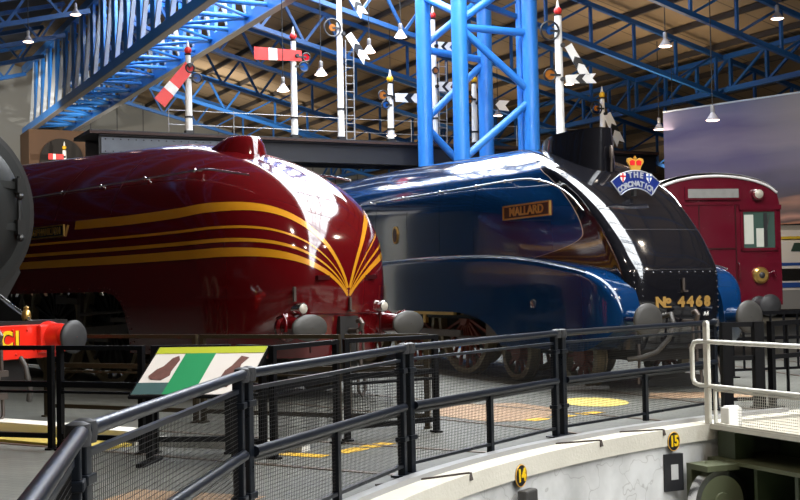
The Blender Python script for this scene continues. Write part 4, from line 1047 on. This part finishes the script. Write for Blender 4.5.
for y in (0.65, -0.65):
    q = MB(); q.tube([(-0.56, y, 1.285), (-1.5, y, 1.78)], 0.015, 6); q.build('frame_edge', M['chrome'], bl)
q = MB(); q.lathe([(0.045, 1.25), (0.06, 1.30), (0.05, 1.36), (0.03, 1.38), (0.035, 1.41), (0.01, 1.43)], c=(-0.62, 0.66, 0), n=14); q.build('oil_lamp', M['brass'], bl, smooth=50)
q = MB(); q.box(-10, -0.6, -0.6, 0.6, 0.5, 1.2); q.build('frame', M['soot'], bl)
for y in (-0.76, 0.76):
    for x in (-2.2, -4.1): wheel_parts(bl, x, y, 0.55, 10, 'bogie_wheel', spoke='soot')
    for x in (-6.0, -8.1): wheel_parts(bl, x, y, 0.95, 16, 'driving_wheel', spoke='soot')
for y in (-0.35, 0.42):
    q = MB(); q.tube([(-0.45, y, 0.82), (-0.36, y, 0.72), (-0.34, y+0.05, 0.45), (-0.40, y+0.08, 0.30)], 0.032, 8); q.build('brake_hose', M['hose'], bl, smooth=50)

# ------------------------------------------------------------------ crimson electric carriage
em = loco_root('railway_carriage', 6.44, 24.5, 0.1536, 'crimson electric railway carriage with flat front and white roof right of the blue engine', 'carriage')
HWID = 1.40; sec = [(-HWID, 1.05), (-HWID-0.01, 2.2), (-HWID, 2.95), (-1.37, 3.10)]
arcN = 18; roofp = []
for i in range(arcN+1):
    y = -1.33+2.66*i/arcN; roofp.append((y, 3.20+0.50*math.sqrt(max(0, 1-(y/1.40)**2))))
body = [(-HWID, 1.05), (-HWID, 3.05)]+roofp+[(HWID, 3.05), (HWID, 1.05)]
q = MB(); q.prism(body, -17, 0, lambda a, b, c: (c, a, b)); q.build('body', M['emured'], em, smooth=30)
q = MB(); rows = []
for x in (-17, -0.06):
    rows.append([(x, y*1.015, z+0.02) for y, z in [(-1.38, 3.15)]+roofp+[(1.38, 3.15)]])
q.grid(rows); rows2 = [[(x, y*1.02, z+0.075) for y, z in roofp] for x in (-17, -0.08)]; q.grid(rows2); q.build('roof', M['emuroof'], em, smooth=50)
q = MB(); pts = [(0.01, y*1.0, z-0.005) for y, z in roofp]; q.tube(pts, 0.028, 8); q.build('roof_edge', M['emuroof'], em, smooth=50)
q = MB(); q.box(0, 0.05, -0.66, 0.54, 3.21, 3.47); bx = q.build('destination_box', M['emured'], em)
q = MB(); q.box(0.05, 0.06, -0.60, 0.48, 3.25, 3.43); tag(q.build('destination_panel', M['box'], bx), 'worn pale grey panel')
q = MB(); q.box(0, 0.02, -0.68, 0.60, 3.11, 3.16); q.box(0, 0.05, 0.50, 1.40, 3.00, 3.10); q.build('rain_strip', M['emured'], em)
q = MB(); q.lathe([(0.13, 0), (0.13, 0.09), (0.10, 0.11)], c=(0, 0.90, 3.32), axis='x', n=24); ml_ = q.build('marker_lamp', M['emured'], em, smooth=40)
q = MB(); q.lathe([(0.115, 0.08), (0.08, 0.125), (0.01, 0.135)], c=(0, 0.90, 3.32), axis='x', n=24); q.build('lens', M['lensw'], ml_, smooth=60)
q = MB(); q.box(0.0, 0.012, 0.55, 1.29, 2.20, 2.98); wnd = q.build('cab_window', M['glassgreen'], em)
q = MB()
for a in ((0.52, 0.58, 2.16, 3.02), (1.26, 1.32, 2.16, 3.02), (0.52, 1.32, 2.16, 2.22), (0.52, 1.32, 2.96, 3.02)): q.box(0.0, 0.035, *a)
q.build('window_frame', M['emured'], wnd, bevel=0.006)
q = MB(); q.box(0.012, 0.016, 0.60, 0.80, 2.30, 2.90); q.box(0.012, 0.016, 0.86, 1.02, 2.24, 2.62); tag(q.build('pale_window_patch', M['winpale'], wnd), 'pale patches on the cab window')  # pale panels laid on the front of the window pane
q = MB(); q.box(0.016, 0.022, 1.02, 1.10, 2.24, 2.94); q.tube([(0.02, 1.15, 2.9), (0.03, 1.08, 2.6)], 0.012, 6); q.build('wiper', M['sigblk'], wnd)
q = MB()
for y in (-0.36, 0.42): q.box(0, 0.01, y-0.012, y+0.012, 1.05, 3.1)
for a in ((-1.2, 0.42, 2.20, 2.23), (-1.2, -0.36, 1.1, 1.13)): q.box(0, 0.018, *a)
q.build('door_joint', M['maroon2'], em)
q = MB(); q.tube([(0.0, 0.46, 1.92), (0.07, 0.46, 1.90), (0.07, 0.46, 1.60), (0.0, 0.46, 1.58)], 0.016, 8); q.build('handrail', M['emured'], em, smooth=50)
q = MB(); q.lathe([(0.17, 0), (0.17, 0.06), (0.13, 0.10)], c=(0, 0.92, 1.66), axis='x', n=24); tl = q.build('tail_lamp', M['brass'], em, smooth=40)
q = MB(); q.lathe([(0.075, 0.09), (0.05, 0.115), (0.01, 0.12)], c=(0, 0.92, 1.66), axis='x', n=20); q.build('lens', M['oldsteel'], tl, smooth=60)
q = MB(); q.tube([(0, 1.05, 1.68), (0.10, 1.20, 1.74), (0.08, 1.24, 1.62)], 0.022, 8); q.build('lamp_lever', M['emured'], em, smooth=50)
q = MB(); q.box(-0.1, 0.06, -1.3, 1.3, 0.95, 1.08); q.build('headstock', M['emured'], em)
q = MB(); q.box(-17, -0.1, -1.0, 1.0, 0.45, 1.05); q.build('underframe', M['soot'], em)
bb = [buffer(em, y, 0.225, 0.225, M['oldsteel'], M['oldsteel'], 0.52) for y in (-0.87, 0.87)]
for b in bb:
    for o in [b]+list(b.children): o.location.x += 0.56
for b in bb:
    for o in b.children: o.location.x = 0
coupling(em, 0.05, 1.0)
for y in (-0.76, 0.76):
    for x in (-2.0, -4.4, -12.6, -15): wheel_parts(em, x, y, 0.5, 10, 'wheel', spoke='soot')
q = MB(); q.tube([(0.05, 0.3, 1.0), (0.2, 0.3, 0.85), (0.2, 0.35, 0.5), (0.1, 0.5, 0.4)], 0.03, 8); q.build('jumper_hose', M['hose'], em, smooth=50)

# ------------------------------------------------------------------ backdrop and far coach
mu = thing('sky_backdrop', 'large hanging dusk sky backdrop above the crimson carriage', 'backdrop', (7.31, 33.0, 2.95), math.atan2(-0.745, 0.667))
q = MB(); q.box(0, 8.5, -0.01, 0.01, 0, 3.26); q.build('printed_cloth', M['mural'], mu)
q = MB(); q.tube([(0, 0, 3.27), (8.5, 0, 3.27)], 0.025, 8); q.build('top_rail', M['greybar'], mu)
q = MB()
for x in (0.3, 4.2, 8.2): q.tube([(x, 0, 3.27), (x, 0, 3.27+1.4)], 0.008, 6)
q.build('suspension_wires', M['cord'], mu)
fc = thing('railway_coach', 'far white railway coach with blue bands seen right of the crimson carriage', 'carriage', (14.8, 50.0, 0), 0.06)
q = MB(); q.prism([(-1.4, 1.1), (-1.42, 2.2), (-1.36, 3.0), (-1.1, 3.55), (-0.5, 3.78), (0.5, 3.78), (1.1, 3.55), (1.36, 3.0), (1.42, 2.2), (1.4, 1.1)], 0, 18, lambda a, b, c: (c, a, b)); q.build('body', M['coachw'], fc, smooth=30)
q = MB(); q.box(0, 18, -1.41, 1.41, 0.35, 1.12); q.build('skirt', M['coachg'], fc)
for z0, z1 in ((1.22, 1.42), (2.10, 2.22)):
    q = MB(); q.box(0, 18, -1.435, -1.40, z0, z1); q.build('blue_band', M['coachb'], fc)
q = MB(); q.box(0, 18, -1.40, -1.34, 3.18, 3.28); q.build('yellow_line', M['coachy'], fc)
for i in range(9):
    q = MB(); q.prism([(0.9+i*1.9, 2.68), (2.2+i*1.9, 2.68), (2.35+i*1.9, 3.02), (1.05+i*1.9, 3.02)], -1.43, -1.37, lambda a, b, c: (a, c, b)); q.build('window', M['glassgreen'], fc)
    q = MB(); q.box(0.5+i*1.9, 1.5+i*1.9, -1.44, -1.40, 1.50, 1.98); q.build('lower_window', M['gunrim'], fc)
    q = MB(); q.box(1.55+i*1.9, 2.2+i*1.9, -1.44, -1.40, 1.52, 1.80); q.build('yellow_panel', M['coachy'], fc)
for x in (2.5, 15.5):
    q = MB(); 
    for dx in (-1.2, 1.2): q.lathe([(0.45, -0.8), (0.45, 0.8)], c=(x+dx, 0, 0.45), axis='y', n=20)
    q.build('bogie', M['soot'], fc)

# ------------------------------------------------------------------ rails
def rails(root_xy, a, x0, x1, nm):
    q = MB()
    d = Vector((math.sin(a), -math.cos(a), 0)); n = Vector((math.cos(a), math.sin(a), 0)); o = Vector((root_xy[0], root_xy[1], 0))
    for s_ in (-0.75, 0.75):
        q.beam(o+d*x0+n*s_+Vector((0,0,-0.03)), o+d*x1+n*s_+Vector((0,0,-0.03)), 0.07, 0.075)
    struct(nm, q, M['rail'])
rails((4.158, 16.74), A_M, -22, 2.25, 'trim_9'); rails((-0.5421, 16.572), A_D, -20, 4.65, 'trim_10')
rails((-4.4, 13.8), A_B, -12, 5.7, 'trim_11'); rails((6.44, 24.5), 0.1536, -18, 9.0, 'trim_12')

# ------------------------------------------------------------------ fence round the turntable pit
def mesh_panel(L_, z0, z1, pitch, th, x0=0.0):
    q = MB(); n = int(L_/pitch)
    h = th/2
    for i in range(1, n):
        x = x0+i*L_/n
        q.add([(x-h, -h, z0), (x+h, -h, z0), (x, h, z0), (x-h, -h, z1), (x+h, -h, z1), (x, h, z1)], [(0,1,4,3), (1,2,5,4), (2,0,3,5)])
    n = int((z1-z0)/pitch)
    for i in range(1, n):
        z = z0+i*(z1-z0)/n
        q.add([(x0, -h, z-h), (x0, -h, z+h), (x0, h, z), (x0+L_, -h, z-h), (x0+L_, -h, z+h), (x0+L_, h, z)], [(0,1,4,3), (1,2,5,4), (2,0,3,5)])
    return q
def pit_fence(p, q_, label, pitch=0.025):
    p = Vector(p); q_ = Vector(q_); d = q_-p; L_ = d.length
    f = thing('railing_panel', label, 'railing', (p.x, p.y, 0), math.atan2(d.y, d.x), 'mesh railings round the turntable pit')
    e = 0.075
    for x in (e, L_-e):
        m = MB(); m.box(x-0.032, x+0.032, -0.032, 0.032, 0.02, 1.05); m.box(x-0.08, x+0.08, -0.08, 0.08, 0.012, 0.03)
        for z in (0.30, 0.86): m.box(x-0.05, x+0.05, -0.045, 0.045, z, z+0.04)
        m.build('post', M['fence'], f, bevel=0.006)
    m = MB(); m.tube([(0.03, -0.03, 1.068), (L_-0.03, -0.03, 1.068)], 0.031, 12); m.box(0.1, L_-0.1, -0.012, 0.02, 0.955, 0.98); m.build('top_rail', M['fenceworn'], f, smooth=40)
    m = MB(); m.tube([(0.1, -0.035, 0.585), (L_-0.1, -0.035, 0.585)], 0.034, 10); m.tube([(0.1, 0.02, 0.535), (L_-0.1, 0.02, 0.535)], 0.026, 10); m.build('middle_rail', M['fenceworn'], f, smooth=40)
    m = MB(); m.box(0.1, L_-0.1, -0.02, 0.02, 0.09, 0.115); m.build('bottom_rail', M['fence'], f)
    m = MB(); m.box(L_/2-0.026, L_/2+0.026, -0.026, 0.026, 0.02, 0.55); m.build('centre_stay', M['fence'], f)
    m = mesh_panel(L_-0.2, 0.11, 0.96, pitch, 0.003, 0.1); m.build('wire_infill', M['wire'], f)
    for x in (0.06, L_-0.06):
        m = MB(); m.lathe([(0.045, 1.02), (0.05, 1.06), (0.045, 1.10), (0.02, 1.11)], c=(x, -0.02, 0), n=12); m.build('rail_clamp', M['oldsteel'], f, smooth=40)
    return f
FP = [ring_pt(10.72, 198.6), ring_pt(10.70, 182.7), ring_pt(10.72, 167.2), ring_pt(10.73, 151.8), ring_pt(10.82, 136.7), Vector((3.84, 14.72, 0)), Vector((4.45, 14.62, 0))]
names_ = ['nearest railing panel at the bottom left corner, its rail rising steeply', 'near railing panel sloping up from the corner post in front of the info board', 'railing panel in front of the low barrier frames, left of the centre post',
          'railing panel at the middle of the picture in front of the blue engine wheels', 'railing panel below the blue buffer, ending behind the white turntable rails']
for a, b, l in zip(FP, FP[1:], names_): pit_fence(a, b, l)
# kerb tube under the fence
struct('trim_13', band(10.50, 10.60, 0.012, 0.055, 120, 118, 205), M['galv'])
# dark bar barriers beyond the turntable rails
def bar_barrier(p, q_, label, nbars, name='barrier', h=1.06, cat='barrier', thick=0.06, mid=0.62, bars=True, group=None):
    p = Vector(p); q_ = Vector(q_); d = q_-p; L_ = d.length
    f = thing(name, label, cat, (p.x, p.y, 0), math.atan2(d.y, d.x), group)
    for x in (thick/2, L_-thick/2):
        m = MB(); m.box(x-thick/2, x+thick/2, -thick/2, thick/2, 0.01, h); m.box(x-0.07, x+0.07, -0.12, 0.12, 0, 0.02); m.build('post', M['barrier'], f)
    for z, w in ((h-0.03, 0.06), (mid, 0.055), (0.12, 0.04)):
        m = MB(); m.box(0, L_, -0.025, 0.025, z-w/2, z+w/2); m.build('rail', M['barrier'], f)
    if bars:
        for i in range(1, nbars):
            m = MB(); m.box(L_*i/nbars-0.014, L_*i/nbars+0.014, -0.014, 0.014, 0.12, h); m.build('bar', M['barrier'], f)
    return f
bar_barrier((3.90, 14.75, 0), (4.42, 14.80, 0), 'narrow black gate post frame just behind the white turntable rail end', 0, thick=0.12, bars=False)
bar_barrier((4.52, 14.85, 0), (6.6, 16.6, 0), 'black barred barrier under the crimson carriage buffer at the right edge', 7, thick=0.07)
bar_barrier((5.3, 19.5, 0), (9.6, 20.6, 0), 'long black barred barrier farther back below the far white coach', 18, thick=0.06)

# ------------------------------------------------------------------ inner barriers
def frame_barrier(p, q_, label, m_='barrier', h=1.05, mesh=True, mid=0.66, low=0.14, panel=False):
    p = Vector(p); q_ = Vector(q_); d = q_-p; L_ = d.length
    f = thing('barrier', label, 'barrier', (p.x, p.y, 0), math.atan2(d.y, d.x), 'black display barriers in front of the engines')
    for x in (0.03, L_-0.03):
        m = MB(); m.box(x-0.028, x+0.028, -0.028, 0.028, 0.0, h-0.02); m.build('post', M[m_], f)
        m = MB(); m.box(x-0.035, x+0.035, -0.07, 0.07, 0.0, 0.02); m.build('foot', M[m_], f)
    m = MB(); m.box(0, L_, -0.03, 0.03, h-0.045, h); m.build('top_rail', M[m_], f)
    m = MB(); m.box(0.03, L_-0.03, -0.022, 0.022, mid-0.03, mid+0.03); m.box(0.03, L_-0.03, -0.02, 0.02, mid-0.09, mid-0.065); m.build('middle_rail', M[m_], f)
    m = MB(); m.box(0.03, L_-0.03, -0.022, 0.022, low-0.025, low+0.025); m.build('bottom_rail', M[m_], f)
    if mesh:
        m = mesh_panel(L_-0.06, low, mid, 0.03, 0.004, 0.03); m.build('wire_infill', M['wire'], f)
    return f
frame_barrier((-5.55, 12.95, 0), (-3.53, 12.22, 0), 'leftmost black barrier in front of the red buffer beam', mesh=False)
frame_barrier((-3.48, 12.20, 0), (-2.52, 11.78, 0), 'black barrier between the red buffer beam and the info board', mesh=False)
frame_barrier((-2.44, 11.76, 0), (-1.66, 11.68, 0), 'black barrier directly under the green info board', mesh=False)
frame_barrier((-1.58, 11.64, 0), (-1.30, 11.36, 0), 'short black barrier right of the info board', mesh=False)
frame_barrier((-1.22, 11.22, 0), (-0.66, 12.30, 0), 'black mesh barrier turned away at an angle, left of picture centre')
frame_barrier((-0.60, 12.42, 0), (0.38, 13.05, 0), 'black barrier end panel below the maroon engine right buffer')
frame_barrier((-4.6, 15.55, 0), (-2.45, 14.45, 0), 'bronze-topped barrier right in front of the maroon engine wheels', 'bargold', mesh=False)
frame_barrier((-2.40, 14.42, 0), (-0.70, 13.6, 0), 'bronze-topped barrier in front of the maroon engine skirt', 'bargold', mesh=False)
frame_barrier((-0.64, 13.60, 0), (0.30, 13.42, 0), 'bronze-topped barrier under the maroon engine nose', 'bargold', mesh=False)

# ------------------------------------------------------------------ info board
ib = thing('info_board', 'tilted green and white information board with lime top edge standing before the maroon engine', 'information board', (-2.47, 10.97, 0), rad(-7))
def brd(a, b, off=0.0):      # a across, b up the slope
    return (a+0.13*b/0.58, 0.46*b/0.58-0.62*off, 0.64+0.40*b/0.58+0.75*off)
def bquad(poly, m_, name, off, par, lab=None):
    q = MB(); q.prism(poly, off, off+0.004, lambda a, b, c: brd(a, b, c)); return tag(q.build(name, M[m_], par), lab)
q = MB(); q.prism([(-0.02, -0.02), (1.06, -0.02), (1.06, 0.60), (-0.02, 0.60)], -0.03, 0.0, lambda a, b, c: brd(a, b, c)); bk = q.build('backing_panel', M['barrier'], ib)
bquad([(0, 0), (1.04, 0), (1.04, 0.58), (0, 0.58)], 'board_w', 'printed_face', 0.0, bk)
bquad([(0, 0.50), (1.04, 0.50), (1.04, 0.58), (0, 0.58)], 'board_y', 'lime_band', 0.005, bk)
bquad([(0.29, 0), (0.58, 0), (0.58, 0.50), (0.29, 0.50)], 'board_g', 'green_column', 0.005, bk)
bquad([(0, 0), (0.29, 0), (0.29, 0.14), (0, 0.14)], 'board_d', 'slate_caption_block', 0.005, bk)
bquad([(0.06, 0.22), (0.10, 0.18), (0.20, 0.17), (0.26, 0.23), (0.25, 0.28), (0.27, 0.42), (0.24, 0.47), (0.19, 0.44), (0.15, 0.34), (0.10, 0.30)], 'board_b', 'engine_picture', 0.006, bk)
bquad([(0.74, 0.10), (0.86, 0.08), (0.90, 0.20), (0.88, 0.36), (0.92, 0.44), (0.84, 0.46), (0.80, 0.34), (0.76, 0.28)], 'board_b', 'engine_picture', 0.006, bk)
bquad([(0.60, 0.02), (0.68, 0.02), (0.72, 0.10), (0.64, 0.12)], 'board_b', 'engine_picture', 0.006, bk)
for x in (0.12, 0.92):
    q = MB(); q.box(x-0.03, x+0.03, 0.14, 0.20, 0, 0.74); q.box(x-0.035, x+0.035, -0.12, 0.42, 0, 0.035); q.build('leg', M['barrier'], ib)

# ------------------------------------------------------------------ road number signs
def num_sign(deg, txt, label, z=-0.12, R=10.285, post=False):
    p = ring_pt(R, deg, z); s = thing('number_disc', label, 'sign', p, rad(deg)+PI)    # local +x points to the pit centre
    q = MB(); q.lathe([(0.103, 0.0), (0.103, 0.02), (0.095, 0.025)], axis='x', n=28); q.build('disc', M['sigblk'], s)
    q = MB(); q.tube([(0.022, 0.097*math.cos(2*PI*i/28), 0.097*math.sin(2*PI*i/28)) for i in range(28)], 0.006, 6, closed=True); q.build('rim', M['hb_gold'], s)
    text_obj(txt, 0.155, M['yellow'], s, frame_mtx((0.03, 0.0, 0.0), (0, 1, 0), (0, 0, 1)), extrude=0.003, bold=0.006, name='numerals', sx=0.95)
    return s
num_sign(130.1, '15', 'round black sign with yellow 15 on the white pit wall')
num_sign(145.2, '14', 'round black sign with yellow 14 above a grey post', z=-0.135)
p = ring_pt(10.20, 145.2, -1.24); ps = thing('lock_post', 'grey steel post standing against the pit wall below sign 14', 'post', p, rad(145.2)+PI)
q = MB(); q.box(-0.05, 0.05, -0.11, 0.11, 0, 0.99); q.build('body', M['steel'], ps, bevel=0.02)
q = MB(); q.box(0.045, 0.056, -0.03, 0.03, 0.55, 0.72); q.build('slot', M['sigblk'], ps)
for dg_, lab in ((152.5, 'rusty iron bar laid across the coping left of sign 14'), (139.3, 'thin iron bar laid across the coping right of sign 14'), (133.2, 'thin iron bar across the coping left of sign 15')):
    p0 = ring_pt(10.72, dg_+2.3, 0.02); p1 = ring_pt(10.28, dg_-2.2, 0.02); q = MB(); q.beam(p0, p1, 0.016, 0.014); q.beam(p1, p1+Vector((0.012, -0.02, -0.06)), 0.03, 0.025)
    tag(q.build('iron_bar', M['ironbar'], origin=p1), lab, 'bar')
# wheel chock by the track
ck = MB(); ck.prism([(-0.5, 0), (0.5, 0), (0.38, 0.16), (-0.1, 0.20), (-0.34, 0.18)], -0.16, 0.16, lambda a, b, c: (4.12+a, 18.3+c, b)); 
tag(ck.build('wheel_chock', M['steel'], origin=(4.12, 18.3, 0)), 'grey wedge-shaped chock on the floor under the blue engine front', 'chock')
pk = MB(); pk.box(2.05, 3.05, 17.85, 18.05, 0.0, 0.05); pk.box(2.1, 2.7, 17.9, 18.0, 0.05, 0.09)
tag(pk.build('floor_plate', M['galv'], origin=(2.5, 17.9, 0)), 'flat pale steel bar lying on the floor behind the yellow patch', 'plate')

# ------------------------------------------------------------------ turntable bridge
tb = thing('turntable_bridge', 'olive green turntable bridge end with cream tubular handrails in the pit', 'turntable', (TC.x, TC.y, 0), A_M-PI/2)
q = MB(); q.box(-10.12, 10.12, -2.14, 2.14, -0.04, -0.005); q.build('deck', M['deck'], tb)
q = MB(); q.box(-10.12, 10.12, -2.19, -2.14, -0.04, 0.012); q.box(-10.12, 10.12, 2.14, 2.19, -0.04, 0.012); q.build('deck_edge', M['silver'], tb)
for s_ in (-1, 1):
    q = MB(); q.box(-9.75, 9.75, s_*1.45-0.02, s_*1.45+0.02, -0.95, -0.06); q.build('main_girder', M['green'], tb)
    q = MB(); q.box(-9.98, -9.70, s_*2.0-0.13, s_*2.0+0.13, -0.34, -0.06); q.box(-8.85, 8.85, s_*1.95-0.03, s_*1.95+0.03, -0.95, -0.07); q.build('side_plate', M['green'], tb)
    q = MB(); q.box(-10.05, -8.6, min(s_*1.45, s_*2.22), max(s_*1.45, s_*2.22), -0.385, -0.345); q.build('ledge', M['greenlight'], tb)
    q = MB()
    for x in (-9.95, -9.35, -8.75): q.box(x-0.025, x+0.025, min(s_*1.47, s_*2.16), max(s_*1.47, s_*2.16), -0.86, -0.385)
    q.box(-9.85, -8.5, min(s_*1.47, s_*2.2), max(s_*1.47, s_*2.2), -0.90, -0.85)
    q.build('stiffener', M['green'], tb)
    q = MB(); q.box(-9.9, -9.55, min(s_*2.2, s_*2.62), max(s_*2.2, s_*2.62), -0.42, -0.36); q.box(-9.9, -9.82, min(s_*2.2, s_*2.62), max(s_*2.2, s_*2.62), -0.78, -0.40); q.build('wheel_bracket', M['greenlight'], tb)
    # race wheel, its axle pointing to the pit centre
    q = MB(); q.cur = 1; c = (0, s_*2.44, -0.745); xw = -9.62
    q.lathe([(0.27, xw-0.075), (0.335, xw-0.075), (0.335, xw+0.06), (0.28, xw+0.07)], c=c, axis='x', n=48, caps=False)
    q.cur = 0; q.lathe([(0.28, xw+0.07), (0.26, xw+0.03), (0.12, xw+0.03), (0.10, xw+0.09), (0.02, xw+0.09)], c=c, axis='x', n=48); q.lathe([(0.27, xw-0.075), (0.02, xw-0.07)], c=c, axis='x', n=48)
    wh = q.build('race_wheel', [M['greenlight'], M['chrome']], tb, smooth=35)
    q = MB()
    for k in range(5):
        a = 2*PI*k/5+0.5; q.lathe([(0.042, xw+0.028), (0.042, xw+0.034)], c=(0, c[1]+0.19*math.cos(a), c[2]+0.19*math.sin(a)), axis='x', n=14)
    q.build('lightening_holes', M['sigblk'], wh)
    q = MB(); q.box(-9.92, -9.86, min(s_*2.69, s_*2.93), max(s_*2.69, s_*2.93), -0.64, -0.25); lb = q.build('locking_plate', M['sigblk'], tb)
    q = MB(); q.box(-9.86, -9.855, min(s_*2.76, s_*2.85), max(s_*2.76, s_*2.85), -0.52, -0.36); q.build('locking_hole', M['pitwall'], lb)
q = MB(); q.box(-10.1, -9.98, -1.9, 1.9, -0.8, -0.07); q.build('end_beam', M['green'], tb)
def handrail(s_):
    yy = s_*2.165
    q = MB(); q.box(-10.12, -10.05, yy-0.02, yy+0.02, -0.05, 1.10); q.lathe([(0.035, -0.02), (0.035, 0.02)], c=(-10.085, yy, 1.10), axis='y', n=16); q.build('end_post', M['silver'], tb)
    q = MB(); q.tube([(10.05, yy, 0.905), (-10.22, yy, 0.905), (-10.30, yy, 0.89), (-10.34, yy, 0.83), (-10.34, yy, 0.50), (-10.31, yy, 0.44), (-10.22, yy, 0.42), (10.05, yy, 0.425)], 0.026, 10); q.build('rails', M['silver'], tb, smooth=50)
    for x in [-8.25+2.05*i for i in range(10)]:
        q = MB(); q.box(x-0.02, x+0.02, yy-0.02, yy+0.02, -0.05, 0.90); q.build('stanchion', M['silver'], tb)
    q = MB(); q.box(-9.98, -9.955, yy-0.01, yy+0.02, 0.0, 0.40); q.box(-9.98, -8.3, yy-0.01, yy+0.01, 0.0, 0.03); q.box(-9.98, -8.3, yy-0.01, yy+0.01, 0.37, 0.39); q.build('toe_frame', M['silver'], tb)
    q = mesh_panel(9.5, 0.02, 0.40, 0.028, 0.004, -9.60)
    q.v = [(a, b+yy, c) for a, b, c in q.v]; q.build('wire_infill', M['wirelight'], tb)
handrail(-1); handrail(1)
q = MB()
for y in (-0.75, 0.75): q.box(-10.1, 10.1, y-0.035, y+0.035, -0.005, 0.05)
q.build('running_rails', M['rail'], tb)
jb = MB(); jb.box(-0.07, 0.07, -0.09, 0.09, 0, 0.20); jb.box(-0.05, 0.05, -0.07, 0.07, 0.20, 0.215)
jo = jb.build('junction_box', M['white'], bevel=0.012); tag(jo, 'small white junction box on the turntable deck behind the cream mesh', 'box')
bpy.context.view_layer.update()
jo.location = tb.matrix_world @ Vector((-9.88, -2.02, -0.004)); jo.rotation_euler = (0, 0, A_M-PI/2)

# ------------------------------------------------------------------ spots over the turntable, plus added fill lights
def spot(p, target, energy, size=150, col_=(1.0, 0.86, 0.70), r=0.16):
    l = bpy.data.lights.new('hall_and_fill_spot', 'SPOT'); l.energy = energy; l.spot_size = rad(size); l.spot_blend = 0.6; l.color = col_; l.shadow_soft_size = r
    o = bpy.data.objects.new('hall_and_fill_spot', l); COL.objects.link(o); o.location = p
    d = Vector(target)-Vector(p); o.rotation_euler = d.to_track_quat('-Z', 'Y').to_euler()
def area(p, target, energy, sx, sy, col_):
    l = bpy.data.lights.new('roof_fill', 'AREA'); l.shape = 'RECTANGLE'; l.size = sx; l.size_y = sy; l.energy = energy; l.color = col_
    o = bpy.data.objects.new('roof_fill', l); COL.objects.link(o); o.location = p
    d = Vector(target)-Vector(p); o.rotation_euler = d.to_track_quat('-Z', 'Y').to_euler()
for u, v in ((-7, 3), (-2, 1), (6, 4), (-4, 10), (6, 11)):
    p = hall(u, v, 9.3); spot(p, hall(u+1, v+9, 1.0), 750)
spot(hall(-9, 24, 6.5), hall(0.7, 36, 10.5), 1000, 80); spot(hall(-7, 45, 8.5), hall(-4, 57, 8.5), 3200, 120, (1, 0.97, 0.9)); spot(hall(6, 44, 6.8), hall(7, 57, 8.5), 3000, 130, (1, 0.95, 0.86))  # unseen fill spots added to brighten the girder and back walls
spot(hall(-3.5, 45, 7.5), hall(2, 54.5, 7.5), 2600, 60); spot(hall(19.5, 33, 6.0), hall(27, 39, 2.0), 1500, 110)  # added fill spots that brighten the pier and the far coach
WARM = (1.0, 0.80, 0.55)
for u, v, e in ((5, 33, 90), (12, 36, 130), (12, 27, 150), (6, 46, 150), (15, 48, 120)):
    area(hall(u, v, 5.7 if v < 40 else 4.5), hall(u, v, 20), e, 3, 1.2, WARM)  # unseen upward lights added to brighten the roof underside
# ------------------------------------------------------------------ camera, world, view
cam = bpy.data.cameras.new('camera'); co = bpy.data.objects.new('camera', cam); COL.objects.link(co)
cam.sensor_width = 36.0; cam.lens = 1204.87/800*36.0; cam.clip_end = 300; cam.clip_start = 0.05
co.matrix_world = Matrix.Translation((0, 0, 1.5796)) @ Matrix.Rotation(PI/2+0.0301, 4, 'X') @ Matrix.Rotation(-0.0198, 4, 'Z')
SC.camera = co
wd = bpy.data.worlds.new('world'); SC.world = wd; wd.use_nodes = True
wd.node_tree.nodes['Background'].inputs['Color'].default_value = (0.6, 0.68, 0.8, 1); wd.node_tree.nodes['Background'].inputs['Strength'].default_value = 0.3
vs = SC.view_settings; vs.view_transform = 'Standard'; vs.look = 'None'; vs.gamma = 1.0; vs.use_curve_mapping = False; vs.exposure = -0.05
SC.cycles.use_denoising = True; SC.cycles.max_bounces = 6; SC.cycles.sample_clamp_indirect = 4.0
